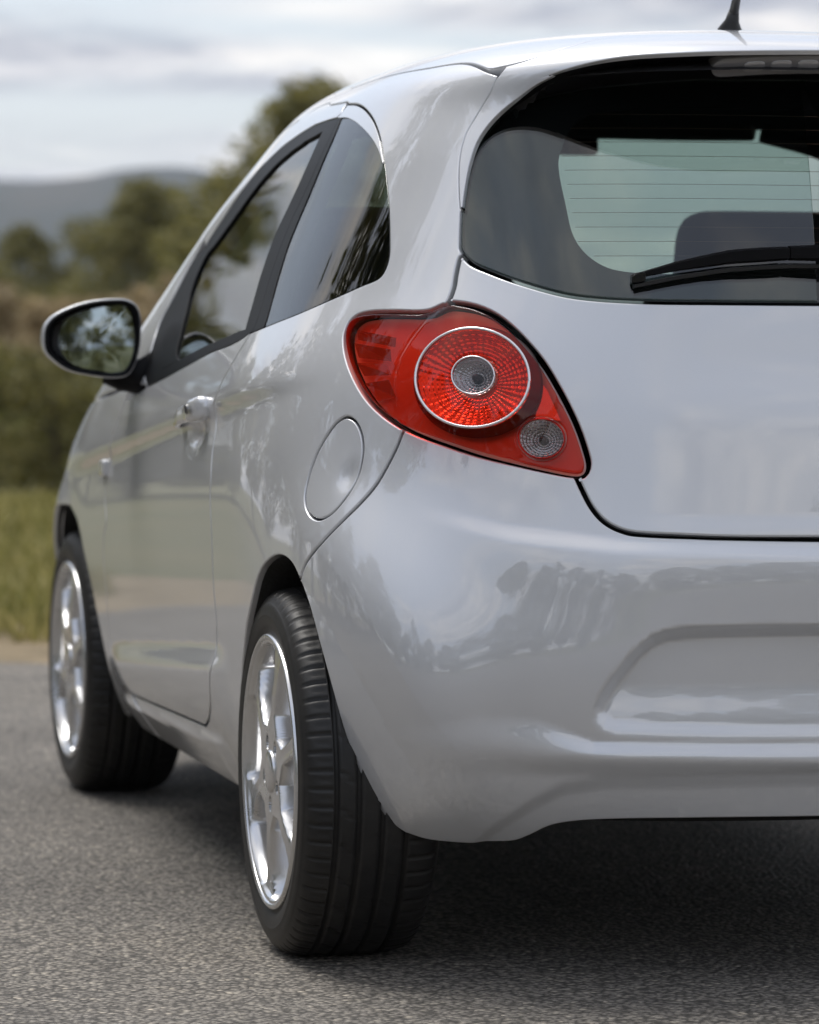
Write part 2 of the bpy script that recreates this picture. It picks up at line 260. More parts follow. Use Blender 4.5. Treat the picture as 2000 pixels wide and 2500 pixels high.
def crom(pts,step,closed=False):
    """smooth curve through points, resampled about every `step`"""
    p=np.array(pts,float); n=len(p); out=[]
    rng=range(n if closed else n-1)
    for i in rng:
        g=lambda k:(p[k%n] if closed else (p[k] if 0<=k<n else (2*p[0]-p[1] if k<0 else 2*p[-1]-p[-2])))
        p0,p1,p2,p3=g(i-1),g(i),g(i+1),g(i+2); d=np.linalg.norm(p2-p1); k=max(1,int(math.ceil(d/step)))
        t0=0;t1=t0+max(np.linalg.norm(p1-p0),1e-5)**.5;t2=t1+max(d,1e-5)**.5;t3=t2+max(np.linalg.norm(p3-p2),1e-5)**.5
        for t in np.linspace(t1,t2,k,endpoint=False):
            A1=(t1-t)/(t1-t0)*p0+(t-t0)/(t1-t0)*p1;A2=(t2-t)/(t2-t1)*p1+(t-t1)/(t2-t1)*p2;A3=(t3-t)/(t3-t2)*p2+(t-t2)/(t3-t2)*p3
            B1=(t2-t)/(t2-t0)*A1+(t-t0)/(t2-t0)*A2;B2=(t3-t)/(t3-t1)*A2+(t-t1)/(t3-t1)*A3
            out.append((t2-t)/(t2-t1)*B1+(t-t1)/(t2-t1)*B2)
    if not closed: out.append(p[-1])
    return np.array(out)
def resamp(p,step,closed=True):
    p=np.asarray(p,float); q=np.vstack([p,p[:1]]) if closed else p
    d=np.linalg.norm(np.diff(q,axis=0),axis=1); keep=np.concatenate([[True],d>1e-7]); q=q[keep]; d=np.linalg.norm(np.diff(q,axis=0),axis=1)
    # keep corners: resample between sharp turns
    s=np.concatenate([[0],np.cumsum(d)]); n=len(q)
    cor=[0]
    for i in range(1,n-1):
        a=(q[i]-q[i-1])/d[i-1];b=(q[i+1]-q[i])/d[i]
        if a@b<.80: cor.append(i)
    cor.append(n-1); out=[]
    for i,j in zip(cor[:-1],cor[1:]):
        k=max(1,int(round((s[j]-s[i])/step))); t=np.linspace(s[i],s[j],k,endpoint=False)
        out.append(np.stack([np.interp(t,s,q[:,c]) for c in range(q.shape[1])],-1))
    o=np.vstack(out)
    return o if closed else np.vstack([o,q[-1:]])
def area2(p): return .5*np.sum(p[:,0]*np.roll(p[:,1],-1)-np.roll(p[:,0],-1)*p[:,1])
def inside(P,poly):
    x,y=P[:,0],P[:,1]; c=np.zeros(len(P),bool); a=poly; b=np.roll(poly,-1,0)
    for (x1,y1),(x2,y2) in zip(a,b):
        if y1==y2: continue
        c^=((y1>y)!=(y2>y))&(x<(x2-x1)*(y-y1)/(y2-y1)+x1)
    return c
def edist(P,poly):
    a=poly;b=np.roll(poly,-1,0);d=np.full(len(P),9.)
    for p,q in zip(a,b):
        e=q-p;t=np.clip(((P-p)@e)/max(e@e,1e-12),0,1);d=np.minimum(d,np.linalg.norm(P-p-e*t[:,None],axis=1))
    return d
def cdt(loops,grid):
    """triangulate the region bounded by loops[0] with holes loops[1:], with a lattice of inner points"""
    base=loops[0]; lo=base.min(0);hi=base.max(0)
    gx=np.arange(lo[0]+grid*.37,hi[0],grid); gy=np.arange(lo[1]+grid*.41,hi[1],grid*.9)
    allb=np.vstack(loops); allc=np.vstack([np.roll(l,-1,0) for l in loops]); keep=[]
    for j,y in enumerate(gy):      # scan line by scan line
        m=(allb[:,1]>y)!=(allc[:,1]>y)
        xs=np.sort((allc[m,0]-allb[m,0])*(y-allb[m,1])/(allc[m,1]-allb[m,1])+allb[m,0]); row=gx+(grid*.5 if j%2 else 0)
        row=row[np.searchsorted(xs,row)%2==1]; keep.append(np.stack([row,np.full(len(row),y)],-1))
    G=np.vstack(keep)
    kd=KDTree(len(allb))
    for i,p in enumerate(allb): kd.insert((p[0],p[1],0),i)
    kd.balance(); G=np.array([p for p in G if kd.find((p[0],p[1],0))[2]>grid*.55]).reshape(-1,2)
    pts=np.vstack(list(loops)+[G]); edges=[];k=0
    for h in loops: n=len(h); edges+=[(k+i,k+(i+1)%n) for i in range(n)]; k+=n
    v,e,f,ov,oe,of=delaunay_2d_cdt([Vector(p) for p in pts],edges,[],1,1e-9)
    v=np.array([tuple(p) for p in v]); f=np.array([t for t in f if len(t)==3])
    for h in loops[1:]: f=f[~inside(v[f].mean(1),h)]
    a=v[f]; s=(a[:,1,0]-a[:,0,0])*(a[:,2,1]-a[:,0,1])-(a[:,2,0]-a[:,0,0])*(a[:,1,1]-a[:,0,1])
    f=f[np.abs(s)>1e-12]; s=s[np.abs(s)>1e-12]; f[s<0]=f[s<0][:,::-1]
    nb=[list(range(sum(len(l) for l in loops[:i]),sum(len(l) for l in loops[:i+1]))) for i in range(len(loops))]
    inv={}
    for i,o_ in enumerate(ov):
        for q in o_: inv[q]=i
    return v,f,[[inv[i] for i in l] for l in nb]
def panel(name,mt,loops,parent,grid=.012,step=.006,inset=.0052,roll=.0028,depth=.012,off=0.,fn=None,seam=0.,mirror=None,extra=None,parts=None):
    """one body panel cut from the shell: loops in (u,v); rolled edges; mirror='join' closes it over the centre line, 'copy' adds its twin on the right"""
    fn=fn or S
    def P3(uv): return fn(uv[:,0],uv[:,1])
    def NN(uv): return Nrm(uv[:,0],uv[:,1],fn,3e-4)
    LL=[]
    for i,l in enumerate(loops):
        l=resamp(l,step); a=area2(l)
        if (a>0)!=(i==0): l=l[::-1].copy()
        for _ in range(2 if inset else 0):
            pass
        if inset:
            p=P3(l); n=NN(l); t=np.roll(p,-1,0)-np.roll(p,1,0); t/=np.linalg.norm(t,axis=1,keepdims=True)+1e-12
            side=np.cross(n,t); e=2e-4   # points into the region or out of it, decided below
            du=(fn(l[:,0]+e,l[:,1])-fn(l[:,0],l[:,1]))/e; dv=(fn(l[:,0],l[:,1]+e)-fn(l[:,0],l[:,1]))/e
            def touv(w):
                A=np.stack([du,dv],-1); At=np.transpose(A,(0,2,1)); return np.linalg.solve(At@A+np.eye(2)*1e-9,(At@w[...,None]))[...,0]
            st=touv(side*inset); probe=inside(l+st*.3,l); sg=1 if (probe.mean()>.5)==(i==0) else -1
            sm=np.abs(l[:,0]-seam)<1e-6 if mirror=='join' else np.zeros(len(l),bool)
            st=sg*st; mg=np.linalg.norm(st,axis=1,keepdims=True); st*=np.minimum(1,3*inset/(mg+1e-12))
            l2=l+st; l2[sm,0]=seam; l=l2
        LL.append(l)
    v,f,bd=cdt(LL,grid)
    if extra is not None: pass
    P=P3(v);n=NN(v); P=P+n*off
    if mirror=='join': 
        onse=np.abs(v[:,0]-seam)<1e-6; n[onse,0]=0; n/=np.linalg.norm(n,axis=1,keepdims=True); P[onse,0]=0
    # orient faces outwards
    fn_=np.cross(P[f[:,1]]-P[f[:,0]],P[f[:,2]]-P[f[:,0]])
    if (fn_*n[f[:,0]]).sum()<0: f=f[:,::-1]
    Vs=[P];Ns=[n];Fs=[tuple(t) for t in f];k=len(P)
    if roll:
        for i,b in enumerate(bd):
            b=np.array(b); p=P[b]; nn=n[b]; t=np.roll(p,-1,0)-np.roll(p,1,0); t/=np.linalg.norm(t,axis=1,keepdims=True)+1e-12
            s=np.cross(t,nn); s/=np.linalg.norm(s,axis=1,keepdims=True)+1e-12
            c=p.mean(0)
            mid=v[b]; tt=np.roll(mid,-1,0)-np.roll(mid,1,0)
            # test direction with a tiny uv step
            e=2e-4; du=(fn(mid[:,0]+e,mid[:,1])-fn(mid[:,0],mid[:,1]))/e; dv=(fn(mid[:,0],mid[:,1]+e)-fn(mid[:,0],mid[:,1]))/e
            A=np.stack([du,dv],-1);At=np.transpose(A,(0,2,1)); st=np.linalg.solve(At@A+np.eye(2)*1e-9,(At@s[...,None]))[...,0]
            if (inside(mid+st*.001,mid).mean()>.5)==(i==0): s=-s
            sm=(np.abs(v[b][:,0]-seam)<1e-6) if mirror=='join' else np.zeros(len(b),bool)
            s[sm,0]=0
            prev=b
            for ph,dp in ((35,0),(65,0),(90,0),(90,depth)):
                ph=R(ph); q=p+s*roll*math.sin(ph)-nn*(roll*(1-math.cos(ph))+dp); q[sm,0]=0
                Vs.append(q); Ns.append(nn*math.cos(ph)+s*math.sin(ph)); cur=np.arange(k,k+len(b)); k+=len(b)
                for j in range(len(b)):
                    j2=(j+1)%len(b)
                    if sm[j] and sm[j2]: continue
                    Fs.append((prev[j],prev[j2],cur[j2],cur[j]))
                prev=cur
    Vs=np.vstack(Vs);Ns=np.vstack(Ns)
    # consistent winding of the rim quads
    F2=[]
    for q in Fs:
        a,b_,c_=Vs[q[0]],Vs[q[1]],Vs[q[2]]; g=np.cross(b_-a,c_-a)
        F2.append(q if g@(Ns[list(q)].sum(0))>=0 else q[::-1])
    Fs=F2
    if mirror=='join':
        on=np.abs(Vs[:,0])<1e-6; idx=np.where(on,np.arange(len(Vs)),0); new=np.cumsum(~on)-1+len(Vs); idx=np.where(on,np.arange(len(Vs)),new)
        mv=Vs[~on]*[-1,1,1]; mn=Ns[~on]*[-1,1,1]
        Fs=Fs+[tuple(idx[j] for j in q[::-1]) for q in Fs]; Vs=np.vstack([Vs,mv]);Ns=np.vstack([Ns,mn])
    o=mesh(name,Vs,Fs,mt,parent,Ns)
    if mirror=='copy':
        o2=mesh(name,Vs*[-1,1,1],[q[::-1] for q in Fs],mt,parent if not isinstance(parent,tuple) else parent[1],Ns*[-1,1,1]); return o,o2
    return o
def tube(name,path,rad,mt,parent,closed=False,seg=10,flat=None):
    p=np.asarray(path,float); n=len(p); t=(np.roll(p,-1,0)-np.roll(p,1,0)) if closed else np.gradient(p,axis=0)
    t/=np.linalg.norm(t,axis=1,keepdims=True)+1e-12; rad=np.broadcast_to(rad,(n,)); V=[];F=[];up=np.array([.13,.21,.97])
    for i in range(n):
        a=np.cross(t[i],up); a/=np.linalg.norm(a); b=np.cross(t[i],a)
        for k in range(seg):
            w=2*math.pi*k/seg; V.append(p[i]+rad[i]*(a*math.cos(w)+b*math.sin(w)*(flat or 1)))
    for i in range(n if closed else n-1):
        for k in range(seg): F.append((i*seg+k,i*seg+(k+1)%seg,((i+1)%n)*seg+(k+1)%seg,((i+1)%n)*seg+k))
    if not closed: F+= [tuple(range(seg))[::-1],tuple((n-1)*seg+k for k in range(seg))]
    return mesh(name,V,F,mt,parent)
def loft(name,A,B,mt,parent,n=80,mid=None,close=False):
    """ruled strip between two open curves (3-D), matched by arc length"""
    def rs(p):
        p=np.asarray(p,float); s=np.concatenate([[0],np.cumsum(np.linalg.norm(np.diff(p,axis=0),axis=1))]); t=np.linspace(0,s[-1],n); return np.stack([np.interp(t,s,p[:,c]) for c in range(3)],-1)
    rows=[rs(A)]+[rs(m) for m in (mid or [])]+[rs(B)]; V=np.vstack(rows); F=[]
    for r in range(len(rows)-1):
        for i in range(n-1): F.append((r*n+i,r*n+i+1,(r+1)*n+i+1,(r+1)*n+i))
    return mesh(name,V,F,mt,parent)
def lathe(name,prof,mt,parent,seg=96,axis='x',loc=None,smooth=True):
    V=[];F=[];n=len(prof)
    for k in range(seg):
        w=2*math.pi*k/seg
        for a,r in prof: V.append((a,r*math.cos(w),r*math.sin(w)) if axis=='x' else (r*math.cos(w),r*math.sin(w),a))
    for k in range(seg):
        k2=(k+1)%seg
        for i in range(n-1): F.append((k*n+i,k*n+i+1,k2*n+i+1,k2*n+i))
    return mesh(name,V,F,mt,parent,None,smooth,loc)
def rbox(name,size,mt,parent,loc=(0,0,0),rot=(0,0,0),bev=.02,seg=3):
    import bmesh
    bm=bmesh.new(); bmesh.ops.create_cube(bm,size=1); bmesh.ops.scale(bm,vec=size,verts=bm.verts)
    bmesh.ops.bevel(bm,geom=bm.edges[:],offset=bev,segments=seg,affect='EDGES',profile=.6)
    bm.transform(Matrix.LocRotScale(Vector(loc),None,None)@Matrix.Rotation(rot[2],4,'Z')@Matrix.Rotation(rot[1],4,'Y')@Matrix.Rotation(rot[0],4,'X'))
    me=bpy.data.meshes.new(name); bm.to_mesh(me); bm.free(); me.polygons.foreach_set('use_smooth',[True]*len(me.polygons)); me.materials.append(MT[mt])
    o=bpy.data.objects.new(name,me); COL.objects.link(o)
    if parent is not None: o.parent=parent
    return o
def subd(o,lv=2):
    md=o.modifiers.new('s','SUBSURF'); md.levels=lv; md.render_levels=lv; return o
# ---------------------------------------------------------------- the car
car=empty('hatchback_car',(0,0,0)); tag(car,'silver three-door hatchback parked on grey asphalt, seen from its rear left corner','car')
ST=.006
kc={k:(v if k.startswith('g_') else crom(v,ST)) for k,v in K.items()}
for k in ('tail','fuel','ring','disc','rev'):
    p=K[k][:-1] if K[k][0]==K[k][-1] else K[k]; kc[k]=crom(p,ST,True)
def near(c,p): return int(np.argmin(((c-np.asarray(p))**2).sum(1)))
def J(*a): return np.vstack([np.atleast_2d(np.asarray(q,float)) for q in a])
def V_of_z(z): return float(np.interp(z,TAB[:,0],VK))
tail=kc['tail']; iT=near(tail,kc['gatebot'][0]); iB=near(tail,kc['bumpseam'][0])
tailR,tailB,tailL=tail[:iT+1],tail[iT:iB+1],np.vstack([tail[iB:],tail[:1]])
def to0(c): c=c.copy(); return np.vstack([c[c[:,0]>.01],[[0,c[-1,1]]]])
gbot=to0(kc['glass_bot']); gate=to0(kc['gatebot']); bbot=kc['bumpbot']; bbot=to0(bbot)
gateL=kc['gateL']; gateL=np.vstack([gbot[:1],gateL[2:-1],tail[:1]])
gate=np.vstack([tail[iT:iT+1],gate[1:]])
seam=kc['bumpseam']; seam=np.vstack([tail[iB:iB+1],seam[1:]])
arch=kc['arch']; iA=near(arch,seam[-1]); seam=np.vstack([seam[:-1],arch[iA:iA+1]])
archF_,archR_=arch[:iA+1],arch[iA:]           # forward part (starts low at the sill), rear part (ends at bumper foot)
vs=V_of_z(.205)
# --- tailgate
tailgate=panel('tailgate','silver_paint',[J(gbot,gate[::-1],tailR[::-1][1:],gateL[::-1][1:-1])],car,grid=.009,mirror='join',inset=.0082,roll=.0032)
# --- rear bumper
cor=bbot[0]; j=near(archR_,cor); archR2=archR_[:j]
bumper=panel('rear_bumper','silver_paint',[J(gate,bbot[::-1],archR2[::-1],seam[::-1][1:],tailB[::-1][1:-1])],car,grid=.0056,step=.005,mirror='join',inset=.0052,roll=.0035,depth=.03)
# --- side: quarter panel with sill, C-pillar and roof rail (one pressing)
doorR=kc['doorR']; belt0=kc['beltbot'][0]; iD=near(doorR,belt0); dRu,dRl=doorR[:iD+1],doorR[iD:]
qg=kc['qglass']; ft=kc['frametop']; ap=kc['apil']
arch_low=np.array([[archF_[0,0]+.004,(archF_[0,1]+vs)/2],[archF_[0,0]+.008,vs]])
uS=kc['archF'][-1]
sill_front=np.array([[UR+.98,vs],[UR+.99,V_of_z(.26)]])
sill_bottom=np.array([[archF_[0,0]+.008,vs],[UR+.5,vs],[UR+.98,vs]])
doorB=kc['doorB']
uJ=np.array([.614,1.294]); 
slit=K['spoilseam'][0]
VJ=V_of_z(1.418)
joint=crom([(UMAX-.62,VJ+.02),(2.6,VJ+.01),(2.2,VJ),(1.7,VJ),(1.2,VJ),(.95,VJ-.006),(.80,VJ-.02),(.70,1.335),(.63,1.303),(slit[0],slit[1])],.012)
wsE=crom([(ft[-1,0]+.10,ft[-1,1]),(ft[-1,0]+.13,V_of_z(1.10)),(ft[-1,0]+.17,V_of_z(1.0)),(ft[-1,0]+.20,V_of_z(.93)),(ft[-1,0]+.14,V_of_z(.895))],.012)
wsTop=crom([(UMAX-.62,VJ+.02),(ft[-1,0]+.24,V_of_z(1.36)),(ft[-1,0]+.15,V_of_z(1.25)),(ft[-1,0]+.10,ft[-1,1])],.012)
lip=kc['lip']; ss=kc['spoilseam']; iL=near(lip,ss[-1])
apl=crom([tuple(ft[-1])]+[tuple(p) for p in K['apil'][1:]],ST)
qloop=J(archF_[::-1],arch_low,sill_bottom[1:],sill_front[1:],doorB[::-1],dRl[::-1][1:],qg[::-1],ft,apl[1:],wsE[::-1],wsTop[::-1][1:],joint[1:],ss[1:],lip[:iL][::-1],gateL,tailL[::-1][1:],seam[1:-1])
fuel=kc['fuel']
quarter,quarterR=panel('quarter_panel','silver_paint',[qloop,fuel],car,grid=.012,mirror='copy',depth=.02)
quarter_right_note=None
flap,flapR=panel('fuel_flap','silver_paint',[fuel],quarter,grid=.008,roll=.002,inset=.0035,off=-.0008,mirror='copy')
bpy.data.objects.remove(flapR)
# --- door
dtop=kc['doorF'][0]
dloop=J(kc['beltbot'],dtop,kc['doorF'][1:],doorB[::-1][1:],dRl[::-1][1:-1])
door,doorR_=panel('door','silver_paint',[dloop],car,grid=.012,mirror='copy')
tt=kc['trimtop']; ip=near(doorR,tt[0])
fr1,fr2=panel('window_frame','silver_paint',[J(dRu[:ip+1][::-1],ft,tt[::-1])],(door,doorR_)[0],grid=.012,inset=.002,roll=.0015,depth=.006,mirror='copy'); fr2.parent=doorR_
gt=kc['glasstop']; pl=kc['pillL']; bt=kc['belttop']
gloop=J(pl[::-1],gt[1:],bt[::-1][1:-1])
t1,t2=panel('window_trim','black_plastic',[J(tt,apl[near(apl,tt[-1])+1:],kc['beltbot'][::-1],dRu[ip:][::-1][1:]),gloop],door,grid=.012,inset=.0012,roll=.0012,depth=.006,off=-.0015,mirror='copy'); t2.parent=doorR_
g1,g2=panel('door_window','window_glass',[gloop],door,grid=.02,inset=-.004,roll=0,off=-.006,mirror='copy'); g2.parent=doorR_
# --- quarter window with its leading strip and bright upper band
pR=kc['pillR']
s1,s2=panel('window_strip','black_plastic',[J(dRu,pR[::-1])],quarter,grid=.012,inset=.0012,roll=.001,depth=.006,off=-.0015,mirror='copy'); s2.parent=quarterR
q1,q2=panel('quarter_window','window_glass',[J(pR,qg[::-1])],quarter,grid=.02,inset=.002,roll=.0015,depth=.004,off=-.003,mirror='copy'); q2.parent=quarterR
qb=kc['qband']; iq=near(qg,qb[-1])
b1,b2=panel('window_frame','silver_paint',[J(qg[:iq],qb[::-1])],quarter,grid=.012,inset=.0022,roll=.001,depth=.002,off=-.0008,mirror='copy'); b2.parent=quarterR
# --- roof, spoiler
topc=[(0.,V_of_z(1.462)),(.12,V_of_z(1.460)),(.28,V_of_z(1.452)),(.42,V_of_z(1.437)),(.52,V_of_z(1.41)),(.58,V_of_z(1.39)),(.63,1.303)]
hseam=crom(topc,.012); hseam[:,0]=np.maximum(hseam[:,0],0)
roofl=J(hseam,joint[near(joint,(.63,1.303))-1::-1],[(UMAX-.4,VJ+.03),(UMAX-.2,VJ+.036),(UMAX,VJ+.038)],[(UMAX,VMAX-.002),(0,VMAX-.002)])
# roof panel: the centre line runs over the top, so it is joined along both ends
roof=panel('roof','silver_paint',[roofl],car,grid=.03,step=.012,inset=.006,roll=.003,mirror='copy',depth=.02)[0]
rr=[o for o in car.children if o.name.startswith('roof') and o!=roof][0]
lipc=to0(lip[iL:])
spoiler=panel('roof_spoiler','silver_paint',[J(lipc,hseam[:near(hseam,slit)+1],ss)],car,grid=.009,inset=.0004,roll=.0018,depth=.006,mirror='join')
# --- rear window
def yg(x,z):
    x=np.abs(x); return .102+.54*(z-1.02)+.35*(z-1.02)**2+.89*(1-(1-np.minimum(x/.712,.99)**3.1)**(1/3.1))
def GS(U,V): U,V=np.broadcast_arrays(np.asarray(U,float),np.asarray(V,float)); return np.stack([-U,yg(U,V),V],-1)
def gpts(k,end=True):
    p=np.array(K[k]); p=np.stack([-p[:,0],p[:,1]],-1); p=p[p[:,0]>.02]; return p
gu=gpts('g_glass_up'); gb=gpts('g_glass_bot')
gu_=np.vstack([crom(gu,.006),[(0,gu[-1,1]+.002)]]); gb_=np.vstack([crom(gb,.006),[(0,gb[-1,1])]])
rw=panel('rear_window','rear_glass',[J(gu_[::-1],gb_[:-1])],tailgate,grid=.02,inset=.004,roll=.0015,depth=.003,fn=GS,mirror='join')
fz=gpts('g_frit'); fz=crom(fz,.006); fz=np.vstack([[(0,fz[0,1])],fz,[(0,fz[-1,1])]])
m_=panel('window_frit','gloss_black',[J(gu_[::-1],gb_[:-1],(0.,gb_[-1,1]),(0.,fz[-1,1]),fz[::-1],(0.,fz[0,1]))],tailgate,grid=.02,inset=.001,roll=0,off=-.004,fn=GS,mirror='join')
# heating wires, printed on the inside
mat('wire_print',(.16,.09,.06),.6)
zs=[1.312-.0222*i for i in range(11)]
for zh in zs:
    c=[];
    for x in np.linspace(-.42,.42,43):
        if inside(np.array([[abs(x),zh]]),np.vstack([fz,[(-.1,fz[-1,1]),(-.1,fz[0,1])]]))[0]: c.append((x,float(yg(x,zh))+.004,zh+.004*(1-(x/.42)**2)*0))
    if len(c)>2: tube('heating_wire',c,.00034,'wire_print',rw,seg=4)
# underside of the spoiler and the seal below the glass
def mirx(p): p=np.asarray(p); return np.vstack([p,(p[:-1]*[-1,1,1])[::-1]])
A3=S(lipc[:,0],lipc[:,1]); Lw=lip[:iL+1]; A3=np.vstack([S(Lw[:,0],Lw[:,1]),A3])
B3=GS(gu_[:,0],gu_[:,1])
A3[:,1]+=.004; A3in=A3.copy()
loft('spoiler_underside',mirx(A3),mirx(B3),'black_plastic',spoiler,n=140)
A4=S(gbot[:,0],gbot[:,1]); A4=A4-Nrm(gbot[:,0],gbot[:,1],S)*.004; B4=GS(gb_[:,0],gb_[:,1]); B4[:,1]+=.004
loft('window_seal',mirx(A4),mirx(B4),'rubber_seal',tailgate,n=120)
# --- windscreen
wl=J(wsTop[::-1],wsE[:],[(UMAX-.3,V_of_z(.955)),(UMAX,V_of_z(.965))],[(UMAX,VJ+.038),(UMAX-.2,VJ+.036),(UMAX-.4,VJ+.03)])
wsL=crom([tuple(wsTop[0])]+[tuple(p) for p in wsTop[3::4]]+[tuple(p) for p in wsE[1::4]],.02)
wl=J(wsL,[(UMAX-.3,V_of_z(.955)),(UMAX,V_of_z(.965))],[(UMAX,VJ+.038),(UMAX-.2,VJ+.036),(UMAX-.4,VJ+.03)])
ws=panel('windscreen','window_glass',[wl],car,grid=.04,step=.02,inset=.004,roll=.002,depth=.004,off=-.003,mirror='join',seam=UMAX)
wi=wsL[(wsL[:,1]<VJ-.02)&(wsL[:,1]>V_of_z(.955))]+[.075,0]
panel('windscreen_frit','gloss_black',[J(wsL,[(UMAX-.3,V_of_z(.955)),(UMAX,V_of_z(.965)),(UMAX,V_of_z(1.0)),(UMAX-.3,V_of_z(.99))],wi[::-1],[(UMAX-.45,VJ-.035),(UMAX-.2,VJ-.028),(UMAX,VJ-.026),(UMAX,VJ+.038),(UMAX-.2,VJ+.036),(UMAX-.4,VJ+.03)])],ws,grid=.04,step=.02,inset=0,roll=0,off=-.007,mirror='join',seam=UMAX)
# --- front wing and front end
aF=kc['archF']; dF=kc['doorF']
top_f=[(dtop[0]+.02,V_of_z(.885)),(dtop[0]+.14,V_of_z(.88)),(UMAX-.75,V_of_z(.86))]
archfull=np.array([( float(0),0.)])
def uv_at(y,z):
    """shell coordinates of the side point at (y,z)"""
    v=V_of_z(z); u=np.linspace(UR,UMAX-.05,900); yy=S(u,np.full(900,v))[:,1]; return (float(np.interp(y,yy,u)),v)
front_arch=[uv_at(2.79+.36*math.cos(a),.29+.345*math.sin(a)) for a in np.linspace(R(75),R(-10),14)]
af=aF[near(aF,(aF[:,0].max(),0)):] ; ki=int(np.argmax(aF[:,1])); af=crom(np.vstack([np.array(front_arch)[::-1],aF[ki+2::4]]),.008)
foot=np.array([[aF[-1,0],vs],[sill_front[0,0]+.006,vs],[sill_front[1,0]+.006,sill_front[1,1]]])
fe=uv_at(3.3,.5)
wloop=J(dF[::-1],[(dtop[0]+.03,V_of_z(.885)),(dtop[0]+.16,V_of_z(.885)),(UMAX-.7,V_of_z(.84)),(UMAX-.62,V_of_z(.70)),(UMAX-.62,V_of_z(.30)),(front_arch[-1][0]+.05,vs),(front_arch[-1][0],vs)],af,foot)
wing,wingR=panel('front_wing','silver_paint',[wloop],car,grid=.014,mirror='copy',depth=.02)
fl=J([(UMAX-.615,V_of_z(.70)),(UMAX-.615,V_of_z(.30)),(UMAX-.6,vs),(UMAX,vs),(UMAX,V_of_z(.955)),(UMAX-.3,V_of_z(.945)),(dtop[0]+.2,V_of_z(.90)),(dtop[0]+.165,V_of_z(.89)),(UMAX-.695,V_of_z(.842))])
front=panel('bonnet_and_nose','silver_paint',[fl],car,grid=.03,step=.015,mirror='join',seam=UMAX)
# --- dark inner shell behind the shut lines
us=np.linspace(0,UMAX,240); vv=np.linspace(V_of_z(.24),V_of_z(.965),60); UU,VV=np.meshgrid(us,vv,indexing='ij'); P=S(UU,VV)-Nrm(UU,VV,S)*.022
Fs=[];idx=np.arange(UU.size).reshape(UU.shape)
def archd(p): return min(math.hypot(p[1]-.52,p[2]-.29)-.40,math.hypot(p[1]-2.79,p[2]-.29)-.40)
tc_=tail.mean(0); inl=inside(np.stack([UU,VV],-1).reshape(-1,2),(tc_+(tail-tc_)*1.10)[::3]).reshape(UU.shape); inl[:-1]|=inl[1:]; inl[:,:-1]|=inl[:,1:]
for i in range(239):
    for k in range(59):
        c=P[i:i+2,k:k+2].reshape(-1,3).mean(0); w=(UU[i,k],VV[i,k])
        if archd(c)<0: continue
        if inl[i,k]: continue
        Fs.append((idx[i,k],idx[i+1,k],idx[i+1,k+1],idx[i,k+1]))
Vv=P.reshape(-1,3); n0=len(Vv)
mesh('inner_shell',np.vstack([Vv,Vv*[-1,1,1]]),Fs+[tuple(n0+j for j in q[::-1]) for q in Fs],'dark_void',car)
# --- cabin lining: pillars and roof seen from inside
cu=np.linspace(.02,UMAX,400); cv=np.linspace(V_of_z(1.0),VMAX-.01,130); UU,VV=np.meshgrid(cu,cv,indexing='ij'); P=S(UU,VV)-Nrm(UU,VV,S)*.035; Fs=[]; idx=np.arange(UU.size).reshape(UU.shape)
gl_all=[gloop,J(pR,qg[::-1]),wl,J(lipc,(0,V_of_z(1.43)),(0,V_of_z(.99)),(gbot[0,0]+.03,V_of_z(.99)),lip[:iL])]
cen=np.stack([(UU[:-1,:-1]+UU[1:,1:])/2,(VV[:-1,:-1]+VV[1:,1:])/2],-1).reshape(-1,2); bad=np.zeros(len(cen),bool)
for g in gl_all: bad|=inside(cen,resamp(g,.01))
wo3=wsL[np.argsort(wsL[:,1])]; bad|=(cen[:,0]>np.interp(cen[:,1],wo3[:,1],wo3[:,0]))&(cen[:,1]<VJ+.03)
bad=bad.reshape(399,129)
for i in range(399):
    for k in range(129):
        if not bad[i,k]: Fs.append((idx[i,k],idx[i+1,k],idx[i+1,k+1],idx[i,k+1]))
Vv=P.reshape(-1,3); n0=len(Vv)
mesh('headlining',np.vstack([Vv,Vv*[-1,1,1]]),Fs+[tuple(n0+j for j in q[::-1]) for q in Fs],'cabin_trim',car)
# ---------------------------------------------------------------- tail lamp
ringc=kc['ring']; rc_uv=np.array(K['ring']).mean(0); rc3=S(*rc_uv); rcN=Nrm(rc_uv[0],rc_uv[1],S)
stepc=crom(K['tstep'],.004)
def domed(U,V):
    P=S(U,V); n=Nrm(U,V,S); uv=np.stack(np.broadcast_arrays(np.asarray(U,float),np.asarray(V,float)),-1); sh=uv.shape[:-1]; uv=uv.reshape(-1,2)
    d=np.linalg.norm(P-rc3,axis=-1)
    b=.004+.013*(1-sst(.03,.15,d))
    tl=resamp(np.vstack([stepc,tailR[::8],tailB[::8]]),.01)
    ins=inside(uv,tl).reshape(sh)
    ed=edist(uv,resamp(stepc,.01,False)) if False else None
    return P+n*b[...,None]
def domed2(U,V):
    P=S(U,V); n=Nrm(U,V,S); d=np.linalg.norm(P-rc3,axis=-1)
    b=.003+.016*(1-sst(.02,.155,d))+.004*(1-sst(.128,.142,d))
    return P+n*b[...,None]
lamp_red=panel('tail_lamp','red_lens',[tail,crom(K['disc'],ST,True),crom(K['rev'],ST,True)],car,grid=.007,step=.004,inset=.0085,roll=.003,depth=.01,fn=domed2)
